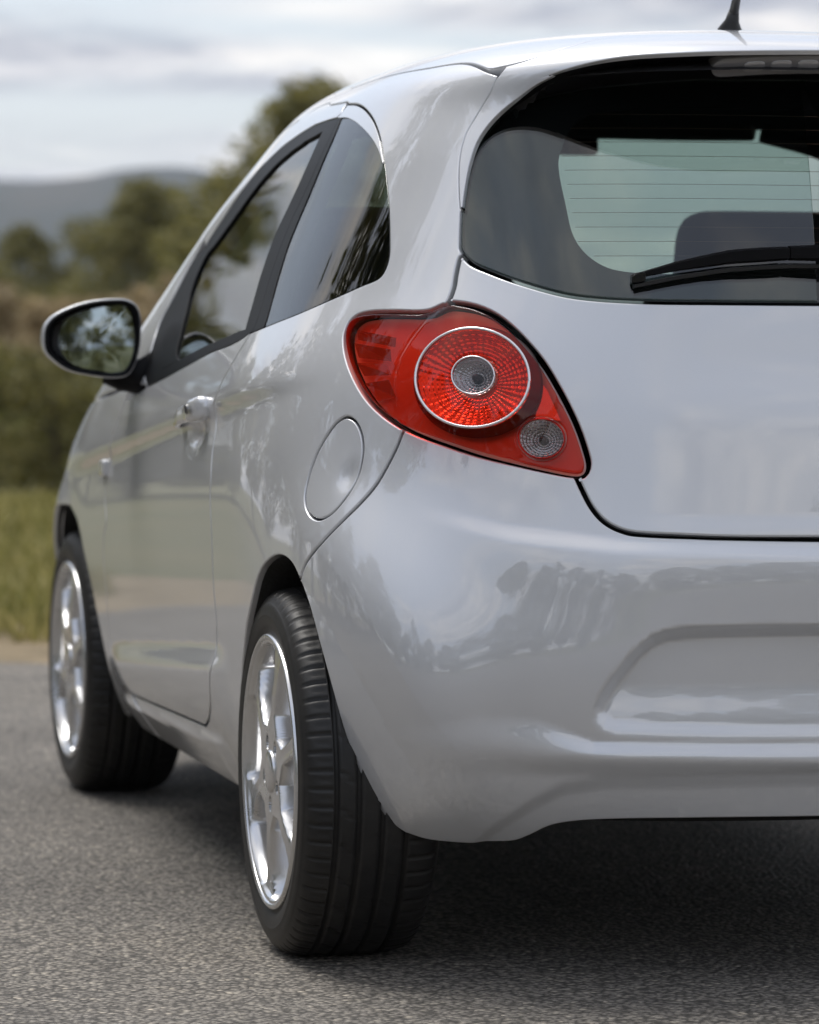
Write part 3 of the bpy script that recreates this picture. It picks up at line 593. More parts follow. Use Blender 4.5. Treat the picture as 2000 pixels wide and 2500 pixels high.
def bowl(name,curve,depth,rings,blocks,mt,parent,cfac=0.,off=-.004,amp=.0034,fn=domed2):
    c=resamp(curve,.002); cuv=c.mean(0); n3=Nrm(np.array([cuv[0]]),np.array([cuv[1]]),S)[0]
    m=blocks*4; t=np.linspace(0,1,m,endpoint=False); c2=np.vstack([c,c[:1]]); s=np.concatenate([[0],np.cumsum(np.linalg.norm(np.diff(c2,axis=0),axis=1))]); s/=s[-1]
    cc=np.stack([np.interp(t,s,c2[:,k]) for k in range(2)],-1); E=fn(cc[:,0],cc[:,1]); C0=E.mean(0); V=[];F=[]; nr=rings*4
    rnd=random.Random(4); hb=[[rnd.uniform(-1,1) for _ in range(blocks)] for _ in range(rings)]
    for i in range(nr+1):
        r=cfac+(1-cfac)*(1-i/nr); dd=depth*(1-r**2)
        for k in range(m):
            a=(i%4)/4; bb=(k%4)/4; q=math.sin(math.pi*min(1,(a+.125)))*math.sin(math.pi*(bb+.125)); h=amp*(q+.22*hb[min(i//4,rings-1)][k//4])
            V.append(C0+(E[k]-C0)*r-n3*(dd-h)+n3*off)
    for i in range(nr):
        for k in range(m): F.append((i*m+k,i*m+(k+1)%m,(i+1)*m+(k+1)%m,(i+1)*m+k))
    if cfac==0: pass
    return mesh(name,V,F,mt,parent,smooth=True)
bowl('reflector',kc['ring'],.020,9,44,'lamp_silver',lamp_red,cfac=.34,off=-.010)
r3=domed2(resamp(kc['ring'],.003)[:,0],resamp(kc['ring'],.003)[:,1])
def ringtube(name,curve,rad,lift,mt,flat=.6):
    c=resamp(crom(curve,.004,True),.003); p=domed2(c[:,0],c[:,1])+Nrm(c[:,0],c[:,1],S)*lift; return tube(name,p,rad,mt,lamp_red,True,8)
ringtube('chrome_ring',K['ring'],.0023,.0005,'lamp_ring'); ringtube('chrome_ring',K['disc'],.0013,.0005,'lamp_ring')
for nm,ds_,rg,bl in (('disc',.018,6,26),('rev',.018,7,24)):
    c=crom(K[nm],ST,True)
    o=panel('clear_lens','clear_lens',[c],lamp_red,grid=.008,step=.004,inset=.0012,roll=.001,depth=.004,fn=domed2)
    bowl('bulb_reflector',c,ds_,rg,bl,'lamp_silver',lamp_red,cfac=.0,off=-.006,amp=.0022)
    p=domed2(c[:,0],c[:,1]).mean(0); n3=Nrm(*[np.array([q]) for q in c.mean(0)],S)[0]
    tube('bulb',[p-n3*.024,p-n3*.016,p-n3*.010,p-n3*.007],[.006,.007,.006,.002],'lamp_dark',lamp_red,seg=10)
ringtube('lens_rim',[tuple(np.array(K['rev']).mean(0)+(np.array(q)-np.array(K['rev']).mean(0))*1.06) for q in K['rev']],.0014,.0008,'red_lens')
# housing behind the red lens
hs=panel('lamp_housing','lamp_housing',[tail],lamp_red,grid=.02,inset=.004,roll=.001,depth=0,off=-.019)
w3=resamp(tail,.006); wo_=S(w3[:,0],w3[:,1])-Nrm(w3[:,0],w3[:,1],S)*.012; wi_=S(w3[:,0],w3[:,1])-Nrm(w3[:,0],w3[:,1],S)*.021
loft('lamp_wall',np.vstack([wo_,wo_[:1]]),np.vstack([wi_,wi_[:1]]),'lamp_dark',lamp_red,n=len(w3)+1)
# inner furniture: bezel round the reflector, bright corner reflector, indicator vanes
E3=domed2(resamp(kc['ring'],.004)[:,0],resamp(kc['ring'],.004)[:,1]); c0=E3.mean(0); n3=rcN
rows=[c0+(E3-c0)*1.0-n3*.008,c0+(E3-c0)*1.10-n3*.014,c0+(E3-c0)*1.14-n3*.022]
loft('reflector_bezel',np.vstack([rows[0],rows[0][:1]]),np.vstack([rows[2],rows[2][:1]]),'lamp_dark',lamp_red,n=120,mid=[np.vstack([rows[1],rows[1][:1]])])
def patch(name,uvs,offs,mt):
    uv=np.array(uvs); P=S(uv[:,0],uv[:,1])-Nrm(uv[:,0],uv[:,1],S)*np.array(offs)[:,None]; return mesh(name,P,[tuple(range(len(P)))],mt,lamp_red,smooth=False)
cast_c=np.array(K['ring']).mean(0)
tri=np.array(K['tri']); patch('corner_reflector',tri,[.006,.006,.006,.012],'lamp_silver')
tl=tail[near(tail,K['tail'][24])]; 
# vanes of the indicator chamber, on the outboard side of the lamp
ul=np.array(K['tail']); out_top=ul[29]; out_bot=ul[21]; st=np.array(K['tstep'])
for i,(a,b) in enumerate(((.08,.20),(.27,.42),(.49,.60),(.68,.84))):
    def edge(t): # outer edge of the chamber at height fraction t, from top to bottom
        seq=[ul[28],ul[27],ul[26],ul[25],ul[24],ul[23],ul[22]]; f=t*(len(seq)-1); k=int(min(f,len(seq)-2)); return seq[k]+(seq[k+1]-seq[k])*(f-k)
    def stp(t): f=(.35+.6*t)*(len(st)-1); k=int(min(f,len(st)-2)); return st[k]+(st[k+1]-st[k])*(f-k)
    q=[edge(a)*.82+stp(a)*.18,stp(a)*.98+edge(a)*.02,stp(b)*.98+edge(b)*.02,edge(b)*.82+stp(b)*.18]
    patch('indicator_vane',q,[.006,.004,.012,.013],'lamp_silver')
# right-hand lamp is the mirror image (out of the picture)
def mirrored(o,parent):
    me=o.data.copy(); 
    co=np.empty(len(me.vertices)*3); me.vertices.foreach_get('co',co); co=co.reshape(-1,3)*[-1,1,1]; me.vertices.foreach_set('co',co.ravel()); me.flip_normals()
    n=bpy.data.objects.new(o.name.split('.')[0],me); COL.objects.link(n); n.parent=parent
    for c in list(o.children): mirrored(c,n)
    return n
lampR=mirrored(lamp_red,car)
# ---------------------------------------------------------------- high-level brake lamp under the spoiler
lc=mirx(A3); 
def under(x,f):
    i=np.argsort(lc[:,0]); gx=mirx(B3); k=np.argsort(gx[:,0])
    a=np.array([x,np.interp(x,lc[i,0],lc[i,1]),np.interp(x,lc[i,0],lc[i,2])]); b=np.array([x,np.interp(x,gx[k,0],gx[k,1]),np.interp(x,gx[k,0],gx[k,2])]); return a+(b-a)*f,b-a
def capsule(name,x0,x1,h,lift,mt,parent,nx=60,deep=.03):
    # lozenge-ended lamp body hung under the spoiler, its face turned to the rear
    V=[];F=[];n=12; nn=np.array([0,-.77,-.64])
    xs=(x0+x1)/2-np.cos(np.linspace(0,math.pi,nx))*(x1-x0)/2
    for x in xs:
        d=min(x-x0,x1-x); r=h; w=1 if d>r else math.sqrt(max(0,1-((r-d)/r)**2)); w=max(w,.02); yo=.35*x*x
        for k in range(-1,n+1):
            t=-1+2*min(max(k,0),n-1)/(n-1); e=deep if k in(-1,n) else 0
            V.append(np.array([x,.196+yo+.64*h*w*t,1.3845-.25*x*x-.77*h*w*t])+nn*(lift*(1-(t*.98)**6)*min(1,w*1.2)-e))
    m_=n+2
    for i in range(nx-1):
        for k in range(m_-1): F.append((i*m_+k,i*m_+k+1,(i+1)*m_+k+1,(i+1)*m_+k))
    return mesh(name,V,F,mt,parent)
mat('brake_lens',(.26,.26,.28),.15,**{'Coat Weight':1.})
bl=capsule('brake_lamp',-.19,.19,.0185,.004,'brake_lens',car)
mat('brake_inner',(.50,.50,.53),.25,.4)
for x in np.linspace(-.126,.126,7):
    capsule('lamp_cell',x-.019,x+.019,.012,.006,'brake_inner',bl,nx=16,deep=.004)
# ---------------------------------------------------------------- rear wiper, resting along the foot of the glass
def gp(x,z,l): p=GS(np.array([abs(x)]),np.array([z]))[0]; p[0]=x; return p+np.array([0,-.9,.42])*l
wz=lambda x:np.interp(x,[-.345,-.335,-.27,-.19,-.10,0,.1],[1.051,1.053,1.066,1.078,1.084,1.084,1.070])
def sweep(name,xs,w,h,l,mt,parent,dz=0):
    V=[];F=[]
    for x,ww,hh,ll in zip(xs,w,h,l):
        c=gp(x,wz(x)+dz,ll)
        for a,b in ((-1,-.6),(-.7,1),(.7,1),(1,-.6)): V.append(c+np.array([0,-.42*0,1])*a*ww/2+np.array([0,-1,0])*b*hh/2)
    n=len(xs)
    for i in range(n-1):
        for k in range(4): F.append((i*4+k,i*4+(k+1)%4,(i+1)*4+(k+1)%4,(i+1)*4+k))
    F+=[(3,2,1,0),tuple(4*(n-1)+k for k in range(4))]
    return mesh(name,V,F,mt,parent,smooth=False)
xs=np.linspace(-.333,-.10,24); k=(xs+.333)/.233
wip=sweep('rear_wiper',xs,.006+.016*np.sin(np.pi*np.clip(k*.6+.02,0,1)),.010+.010*k,.012+.012*np.sin(np.pi*k*.6),'black_plastic',car)
xs=np.linspace(-.098,.06,16); sweep('wiper_arm',xs,np.linspace(.022,.030,16),np.linspace(.018,.026,16),np.linspace(.024,.030,16),'black_plastic',wip)
xs=np.linspace(-.335,.10,30); sweep('wiper_blade',xs,.007+0*xs,.010+0*xs,.006+0*xs,'rubber_seal',wip,dz=-.012)
xs=np.linspace(-.338,-.318,5); sweep('blade_tip',xs,[.012,.016,.017,.017,.016],[.012,.014,.015,.015,.014],.010+0*xs,'gloss_black',wip,dz=-.003)
lathe('wiper_hub',[(0,.03),(.014,.028),(.02,.02),(.02,0)],'black_plastic',wip,24,'z'); wip.children[-1].matrix_local=Matrix.Translation(Vector((.075,.085,1.052)))@Matrix.Rotation(R(65),4,'X')
# ---------------------------------------------------------------- aerial
mat('aerial_rubber',(.014,.014,.015),.5)
by=.69; yy=S(np.zeros(200),np.linspace(V_of_z(1.40),VMAX-.01,200)); bz=float(np.interp(by,yy[:,1],yy[:,2]))
an=tube('aerial',[(0,by,bz-.006),(0,by-.002,bz+.004),(0,by-.012,bz+.018),(0,by-.022,bz+.034)],[.024,.021,.012,.0085],'aerial_rubber',car,seg=20)
tube('aerial_rod',[(0,by-.018,bz+.026),(0,by-.055,bz+.085),(0,by-.17,bz+.27)],[.0085,.0055,.003],'aerial_rubber',an,seg=12)
# ---------------------------------------------------------------- door mirror
def mirror_unit(sign):
    # outlines seen from behind, x outboard, z up
    out=[(-.988,.983),(-.984,1.010),(-.970,1.028),(-.940,1.045),(-.899,1.058),(-.853,1.063),(-.825,1.061),(-.807,1.050),(-.799,1.027),(-.799,.997),(-.802,.965),(-.812,.931),(-.825,.914),(-.849,.909),(-.895,.913),(-.941,.924),(-.968,.942),(-.984,.960)]
    out=crom(out,.006,True); c=np.array([-.885,.985]); yb=1.86; n=len(out)
    lean=lambda q:(q[0]+.89)*-.12
    def skin(R0):
        V=[];F=[]
        for dy,s in R0:
            for p in out: q=c+(p-c)*s; V.append((sign*abs(q[0]),yb+dy+lean(q),q[1]))
        for i in range(len(R0)-1):
            for k in range(n): F.append((i*n+k,i*n+(k+1)%n,(i+1)*n+(k+1)%n,(i+1)*n+k))
        return V,(F if sign<0 else [q[::-1] for q in F])
    hous=mesh('door_mirror',*skin([(.012,.955),(.003,.965),(.004,.985),(.013,.998),(.024,1.0),(.045,.985),(.068,.91),(.085,.78),(.097,.55),(.103,.28),(.105,.01)]),'silver_paint',car)
    mesh('mirror_bezel',*skin([(.016,.80),(.008,.855),(.000,.885),(-.004,.91),(-.004,.935),(.001,.955),(.010,.965)]),'black_plastic',hous)
    gl=[(-.957,.987),(-.949,1.013),(-.932,1.029),(-.894,1.042),(-.860,1.048),(-.831,1.048),(-.820,1.034),(-.814,1.006),(-.813,.979),(-.818,.946),(-.827,.924),(-.844,.919),(-.881,.924),(-.918,.931),(-.942,.945),(-.954,.965)]
    g_=crom(gl,.006,True); V=[(sign*abs(p[0]),yb+.005+lean(p)+.34*((p[0]-c[0])**2+(p[1]-c[1])**2),p[1]) for p in g_]; k=len(V); V.append((sign*abs(c[0]),yb+.005+lean(c),c[1])); F=[(i,(i+1)%k,k) for i in range(k)]
    mesh('mirror_glass',V,F if sign<0 else [f[::-1] for f in F],'mirror_silver',hous)
    tube('mirror_arm',[(sign*.86,yb+.06,.925),(sign*.825,yb+.055,.915),(sign*.79,yb+.02,.912),(sign*.765,yb-.02,.925)],[.026,.032,.036,.040],'black_plastic',hous,seg=16)
    return hous
mir=mirror_unit(-1); mirR=mirror_unit(1)
# ---------------------------------------------------------------- door handle
def side(y,z,l=0.):
    u,v=uv_at(y,z); p=S(u,v)+Nrm(u,v,S)*l; return p
def handle(sign,parent):
    V=[];F=[];n=16; ys=np.linspace(1.048,1.315,23)
    for i,y in enumerate(ys):
        t=i/22; out=np.interp(t,[0,.05,.22,.32,.55,.85,1],[.812,.822,.829,.833,.838,.830,.810]); hh=np.interp(t,[0,.04,.2,.32,.6,.9,1],[.013,.021,.021,.016,.014,.012,.008]); th=np.interp(t,[0,.06,.24,.34,1],[.010,.013,.013,.007,.006]); zc=.858-(y-1.05)*.112
        for k in range(n):
            w=2*math.pi*k/n; cw,sw_=math.cos(w),math.sin(w); V.append(np.array([-out-math.copysign(abs(cw)**.65,cw)*th,y,zc+math.copysign(abs(sw_)**.65,sw_)*hh]))
    for i in range(22):
        for k in range(n): F.append((i*n+k,i*n+(k+1)%n,(i+1)*n+(k+1)%n,(i+1)*n+k))
    F+=[tuple(range(n))[::-1],tuple(22*n+k for k in range(n))]
    V=np.array(V)*[sign,1,1]
    if sign<0: F=[q[::-1] for q in F]
    return mesh('door_handle',V,F,'handle_silver',parent)
mat('handle_silver',(.74,.75,.77),.25,.3,**{'Coat Weight':1.})
hd=handle(1,door); handle(-1,doorR_)
for hy in (1.022,):
    p=np.array([-.842,1.085,.855]); lk_=lathe('key_lock',[(0,.0085),(.003,.0085),(.005,.007),(.002,.003),(.002,0)],'steel',door,20); lk_.location=p; lk_.rotation_euler=(0,R(180),0)
# scoop under the grip: a shallow painted dish with a dark hollow
def dish(y0,z0,ry,rz,dep,mt,parent):
    V=[];F=[];n=28;r=7
    for i in range(r+1):
        s=i/r
        for k in range(n):
            w=2*math.pi*k/n; y=y0+ry*s*math.cos(w); z=z0+rz*s*math.sin(w); u,v=uv_at(y,z); V.append(S(u,v)+Nrm(u,v,S)*(.0035*s**8*0+.0012-dep*(1-s*s)**1.3))
    for i in range(r):
        for k in range(n): F.append((i*n+k,i*n+(k+1)%n,(i+1)*n+(k+1)%n,(i+1)*n+k))
    return V,F
# side repeater
u0=side(2.19,.728,.003); rp=rbox('side_repeater',(.016,.060,.034),'handle_silver',wing,tuple(u0),(0,0,0),.007)
# ---------------------------------------------------------------- wheels
def wheel_meshes():
    TR,RR=.291,.2175; W=.195; seg=65*8
    # tyre profile: (offset across, radius), outer face at negative x
    ribs=[]
    half=W/2
    prof=[(-.082,.204),(-.088,.209),(-.0925,.216),(-.0945,.223),(-.0950,.2235),(-.0972,.232),(-.0985,.243),(-.0985,.2445),(-.0992,.246),(-.0985,.2475),(-.0975,.256),(-.0955,.264),(-.0945,.2655),(-.0935,.267),(-.0915,.2715),(-.0885,.2765),(-.0845,.2805),(-.0795,.2838),(-.074,.2860),(-.0665,.2878),(-.0600,.2888)]
    g=[(-.0575,-.0495),(-.0270,-.0190),(.0060,.0140),(.0390,.0470)]
    x=-.0600
    def rad(x): return .2912-.0022*(x/.06)**2
    lat=[]
    for a,b in g:
        k=6
        for t in np.linspace(x,a,k)[1:]: lat.append((t,rad(t)))
        lat+=[(a+.0005,rad(a)-.0068),(b-.0005,rad(b)-.0068),(b,rad(b))]; x=b
    for t in np.linspace(x,.060,4)[1:]: lat.append((t,rad(t)))
    prof=prof+lat+[(.0665,.2878),(.074,.2860),(.0795,.2838),(.0845,.2805),(.0885,.2765),(.0935,.267),(.0975,.256),(.0990,.246),(.0972,.232),(.0945,.223),(.088,.209),(.082,.204)]
    n=len(prof);V=[];F=[]
    for k in range(seg):
        w=2*math.pi*k/seg; ph=k%8
        for a,r in prof:
            dr=0
            if (-.091<a<-.0585 or .0475<a<.091) and r>.272:
                if ph==0: dr=.0050 if abs(a)<.087 else .0025
                elif ph==4 and -.078<a<-.062: dr=.0016
            elif -.0494<a<-.0272 and r>.285:
                sk=(k-int((a+.0494)*300))%16
                if sk==0: dr=.0028
            elif -.0188<a<.0058 and r>.285:
                sk=(k+int((a+.0188)*420))%16
                if sk==5 and a>-.012: dr=.0020
            elif .0142<a<.0388 and r>.285:
                if (k-int((a)*300))%16==9 and a<.03: dr=.002
            rr=r-dr; V.append((a,rr*math.cos(w),rr*math.sin(w)))
    for k in range(seg):
        k2=(k+1)%seg
        for i in range(n-1): F.append((k*n+i,k2*n+i,k2*n+i+1,k*n+i+1))
    return V,F
mat('tyre_mark',(.03,.03,.031),.55)
def rim_mesh():
    # alloy face as a relief over a polar grid; windows between six spokes open to the brake, five sunk bolts
    nt_=360; rs=np.concatenate([np.linspace(.028,.076,25),np.linspace(.078,.2075,58)]); nr=len(rs); V=[];keep=np.ones((nr,nt_),bool)
    th=np.arange(nt_)*2*math.pi/nt_; ns=6
    Z=np.zeros((nr,nt_))
    for i,r in enumerate(rs):
        d=(th*ns/(2*math.pi))%1; d=np.minimum(d,1-d)*2*math.pi/ns*r      # metres from the spoke's centre line
        w=.0115+.022*max(0,(r-.140)/.06)**2+.034*max(0,(.098-r)/.030)**1.5
        s=d-w
        top=.0125+.0035*math.cos(r/.2*1.4)-.004*max(0,(r-.12)/.07)+.0016*np.clip(1-d/max(w,.003),0,1)*(-1)
        fall=np.clip(s/.012,0,1); fall=fall*fall*(3-2*fall)
        Z[i]=top-.044*fall-.012*np.clip(s/.04,0,1)
        if r>.196: k=min(1,(r-.196)/.007); Z[i]=Z[i]*(1-k)+(.0165)*k
        keep[i]=~((s>.0125)&(r<.190)&(r>.090))
        for q in range(5):
            a=2*math.pi*q/5+R(18); keep[i]&=np.hypot(r*np.cos(th)-.052*math.cos(a),r*np.sin(th)-.052*math.sin(a))>.0112
    for i,r in enumerate(rs):
        for k in range(nt_): V.append((-Z[i,k],r*math.cos(th[k]),r*math.sin(th[k])))
    F=[]
    for i in range(nr-1):
        for k in range(nt_):
            k2=(k+1)%nt_
            if not(keep[i,k]and keep[i+1,k]and keep[i,k2]and keep[i+1,k2]): continue
            F.append((i*nt_+k,(i+1)*nt_+k,(i+1)*nt_+k2,i*nt_+k2))
    # thickness of the windows' edges: drop the border loops inwards
    from collections import Counter
    ec=Counter()
    for q in F:
        for a,b in zip(q,q[1:]+q[:1]): ec[(min(a,b),max(a,b))]+=1
    new={}
    def low(a,dp):
        if (a,dp) not in new: new[(a,dp)]=len(V); x,y,z=V[a]; V.append((x+dp,y,z))
        return new[(a,dp)]
    for q in list(F):
        for a,b in zip(q,q[1:]+q[:1]):
            if ec[(min(a,b),max(a,b))]==1:
                r=math.hypot(V[a][1],V[a][2])
                if .030<r<.196: F.append((b,a,low(a,.022),low(b,.022)))
    return V,F
tv,tf=wheel_meshes(); rv,rf=rim_mesh()
LIP=[(-.010,.2065),(-.0165,.2075),(-.0195,.2095),(-.0205,.2125),(-.0190,.2160),(-.014,.2175),(-.008,.2170),(-.004,.211),(.004,.203),(.02,.196),(.06,.190),(.11,.188),(.16,.196),(.17,.206)]
def make_wheel(name,loc,flip,steer=0,spin=0):
    """hub face at x=0 pointing outboard (-x)"""
    M=bpy.data.objects
    if not hasattr(make_wheel,'proto'):
        w=mesh('wheel',rv,rf,'alloy',car)
        ty=mesh('tyre',tv,tf,'rubber',w); ty.scale=(1.12,1,1); ty.location=(.0905,0,0)
        lathe('rim_lip',LIP,'alloy',w,180)
        lathe('rim_barrel',[(.02,.1935),(.06,.186),(.16,.19)],'alloy_grey',w,96)
        lathe('centre_cap',[(-.006,.0345),(-.0165,.0335),(-.0185,.031),(-.0205,.018),(-.021,0)],'alloy',w,48)
        for k in range(5):
            a=2*math.pi*k/5+R(18); lathe('lug_recess',[(-.0135,.0125),(-.008,.0122),(.004,.0115),(.004,.0)],'alloy_grey',w,20).location=(.0,.052*math.cos(a),.052*math.sin(a))
            lathe('lug_bolt',[(.006,.0085),(-.006,.008),(-.008,.006),(-.008,0)],'steel',w,12).location=(.0,.052*math.cos(a),.052*math.sin(a))
        lathe('brake_disc',[(.07,.0),(.06,.055),(.062,.058),(.062,.125),(.074,.125),(.074,.05)],'steel',w,64)
        rbox('brake_caliper',(.06,.05,.10),'lamp_dark',w,(.062,.10,.04),(0,0,0),.012)
        make_wheel.proto=w; o=w
    else:
        w=make_wheel.proto; o=w.copy(); COL.objects.link(o); o.parent=car
        for c in w.children: q=c.copy(); COL.objects.link(q); q.parent=o; q.matrix_parent_inverse=c.matrix_parent_inverse.copy()
    o.location=loc; o.rotation_euler=(spin,0,(math.pi if flip else 0)+steer) if not flip else (-spin,0,math.pi+steer)
    return o
make_wheel('wheel',(-.790,.545,.2885),False,0,R(41)); make_wheel('wheel',(-.788,2.86,.2885),False,R(1.6),R(40))
make_wheel('wheel',(.790,.545,.2885),True,0,R(20)); make_wheel('wheel',(.788,2.86,.2885),True,R(1.6),R(11))
# arch liners: from the arch edge inwards to a half drum
def liner(edge3,yc,r):
    for s_ in (-1,1):
        e=np.array(edge3)*[-s_,1,1]; ang=np.unwrap(np.arctan2(e[:,2]-.29,e[:,1]-yc)); er=np.minimum(r,np.hypot(e[:,2]-.29,e[:,1]-yc)); mid=np.stack([np.full(len(e),s_*.66),yc+er*np.cos(ang),.29+er*np.sin(ang)],-1); mid[:,0]=np.sign(s_)*np.minimum(.66,np.abs(e[:,0])-.03); inn=mid.copy(); inn[:,0]=s_*.47
        cap=np.tile([[s_*.47,yc,.29]],(len(e),1)); loft('wheel_arch_liner',e,cap,'liner',car,n=60,mid=[mid,inn])
ae=np.vstack([arch_low[::-1],arch]); e3=S(ae[:,0],ae[:,1])-Nrm(ae[:,0],ae[:,1],S)*.010; e3=np.vstack([e3,[[-.56,.27,.24]]])
liner(e3*[1,1,1],.55,.350)
fe_=np.vstack([af,foot[:1]]); e3=S(fe_[:,0],fe_[:,1])-Nrm(fe_[:,0],fe_[:,1],S)*.010; liner(e3,2.84,.352)
# ---------------------------------------------------------------- underside
rbox('floor_pan',(1.30,2.2,.10),'dark_void',car,(0,1.62,.27),bev=.03)
rbox('rear_underbody',(1.06,.40,.08),'dark_void',car,(0,.36,.33),bev=.03)
rbox('axle_beam',(1.20,.09,.09),'liner',car,(0,.60,.25),bev=.03)
rbox('damper_mount',(.05,.07,.16),'liner',car,(-.585,.50,.235),bev=.015); rbox('damper_mount',(.05,.07,.16),'liner',car,(.585,.50,.235),bev=.015)
rbox('silencer',(.50,.24,.15),'liner',car,(.26,.30,.285),bev=.06)
tube('exhaust_pipe',[(.05,.33,.285),(.03,.8,.27),(.02,1.6,.22)],.025,'liner',car)
rbox('front_underbody',(1.1,.75,.12),'dark_void',car,(0,3.0,.29),bev=.03)
# ---------------------------------------------------------------- cabin
def seat(x,y,nm,wd=.48,hz=.66,head=True):
    b=rbox(nm,(wd,.13,.62),'seat_fabric',car,(x,y,.80),(R(14),0,0),.06,5)
    c=rbox('seat_cushion',(wd,.50,.16),'seat_fabric',b,(x,y+.22,.52),(R(-6),0,0),.05,4)
    h=subd(rbox('headrest',(.40,.16,.27),'seat_fabric',b,(x,y-.12,1.09),(R(14),0,0),.075,5),2)
    return b
seat(-.36,1.62,'front_seat'); seat(.36,1.60,'front_seat')
rb=rbox('rear_seat',(1.14,.14,.52),'seat_fabric',car,(0,.70,.73),(R(16),0,0),.06,5)
rbox('seat_cushion',(1.14,.46,.16),'seat_fabric',rb,(0,.96,.50),(0,0,0),.05,4)
rbox('parcel_shelf',(1.10,.42,.025),'cabin_trim',car,(0,.44,.955),bev=.008)
rbox('dashboard',(1.30,.42,.30),'cabin_trim',car,(0,2.36,.83),bev=.09,seg=5)
sw=lathe('steering_wheel',[(-.0,.17),(.012,.178),(.0,.19),(-.012,.178),(-.0,.17)],'cabin_trim',car,48,'z'); sw.location=(-.36,2.06,.90); sw.rotation_euler=(R(65),0,0)
pp=wsL[1:-1:2]; p3=S(pp[:,0],pp[:,1])-Nrm(pp[:,0],pp[:,1],S)*.034
for sg in (-1,1): tube('pillar_lining',p3*[-sg,1,1],.026,'cabin_trim',car,seg=10)
hu=np.linspace(UMAX-.60,UMAX,24); hv=np.interp(hu,[UMAX-.62,UMAX-.2,UMAX],[VJ+.012,VJ+.024,VJ+.028]); p3=S(hu,hv)-Nrm(hu,hv,S)*.030; p3[-1,0]=0
tube('windscreen_header',np.vstack([p3,(p3[:-1]*[-1,1,1])[::-1]]),.024,'cabin_trim',car,seg=10)
rm=rbox('rear_view_mirror',(.20,.03,.055),'gloss_black',car,(0,1.80,1.375),bev=.012)
# ---------------------------------------------------------------- ground
m=mat('asphalt',(.06,.058,.055),.85); b=bsdf(m); tcn=N(m,'ShaderNodeTexCoord')
def vor(scale,feat='F1'):
    v=N(m,'ShaderNodeTexVoronoi',Scale=scale,feature=feat); L(m,tcn.outputs['Object'],v.inputs['Vector']); return v
def mul(a,b_,f=1.,bt='MULTIPLY'):
    x=N(m,'ShaderNodeMix',data_type='RGBA',blend_type=bt)
    if isinstance(f,float): x.inputs[0].default_value=f
    else: L(m,f,x.inputs[0])
    L(m,a,x.inputs[6]); L(m,b_,x.inputs[7]); return x.outputs[2]
v1=vor(104.); v2=vor(250.); v3=vor(55.)
c1=ramp(m,v1.outputs['Color'],[(0,(.10,.093,.085)),(.4,(.25,.235,.215)),(.75,(.40,.375,.335)),(.92,(.60,.55,.47)),(1,(.82,.75,.64))])
c2=ramp(m,v2.outputs['Color'],[(0,(.12,.112,.103)),(.6,(.28,.264,.242)),(1,(.50,.465,.42))])
pick=ramp(m,noise(m,26.,3,.6),[(.42,0.),(.58,1.)]); base=mul(c1,c2,pick,'MIX')
base=mul(base,ramp(m,v1.outputs['Distance'],[(0,1.15),(.4,.85),(.7,.28)]))
big=ramp(m,v3.outputs['Color'],[(.93,0.),(.95,1.)]); sh3=ramp(m,v3.outputs['Distance'],[(.22,1.),(.34,0.)])
pk=mul(big,sh3); stonec=N(m,'ShaderNodeRGB'); stonec.outputs[0].default_value=(.50,.45,.37,1); base=mul(base,stonec.outputs[0],pk,'MIX')
base=mul(base,ramp(m,noise(m,1.1,6,.62),[(.3,(.68,.66,.64)),(.55,(1.,.98,.95)),(.75,(1.30,1.24,1.16))]),.9)
base=mul(base,ramp(m,noise(m,.35,3,.5),[(.4,(.86,.86,.87)),(.62,(1.08,1.06,1.02))]))
L(m,base,b.inputs['Base Color'])
bb=bump(m,ramp(m,v1.outputs['Distance'],[(0,1.),(.75,0.)]),1.,.005); bb=bump(m,ramp(m,v3.outputs['Distance'],[(.1,1.),(.4,0.)]),.35,.004,bb); bump(m,noise(m,18.,4,.6),.35,.012,bb)
m=mat('earth',(.20,.15,.09),.95); L(m,ramp(m,noise(m,5.,6,.65),[(.3,(.13,.10,.055)),(.6,(.26,.20,.12)),(.8,(.34,.28,.18))]),bsdf(m).inputs['Base Color']); bump(m,noise(m,40.,5),.6,.02)
m=mat('field',(.09,.10,.035),.95); L(m,ramp(m,noise(m,.12,6,.65),[(.3,(.06,.075,.02)),(.55,(.12,.11,.04)),(.75,(.19,.15,.07))]),bsdf(m).inputs['Base Color'])
CP=np.array([-1.876,-4.897]); FWD=np.array([math.sin(R(13.4)),math.cos(R(13.4))]); RT=np.array([math.cos(R(13.4)),-math.sin(R(13.4))])
def g(lat,dep): p=CP+RT*lat+FWD*dep; return float(p[0]),float(p[1])   # survey grid: metres across and along the lane beside the car
def sheet(name,pts,z,mt,n=1):
    o=mesh(name,[(x,y,z) for x,y in pts],[tuple(range(len(pts)))],mt,smooth=False); return tag(o,kind='structure')
sheet('ground',[(-1190,-390),(1190,-390),(1190,2290),(-1190,2290)],-.02,'field')
rnd=random.Random(7)
edge_pts=[]
for i in range(60):
    t=-40+80*i/59; edge_pts.append(g(t,11.35-.09*(t+1.2)+.12*math.sin(t*2.1)+rnd.uniform(-.05,.05)))
verge=[(x+FWD[0]*1.9,y+FWD[1]*1.9) for x,y in edge_pts]
sheet('verge',[(x-FWD[0]*.3,y-FWD[1]*.3) for x,y in edge_pts]+verge[::-1],-.008,'earth')
sheet('road',edge_pts+[g(60,-9),g(-60,-9)],0.,'asphalt')
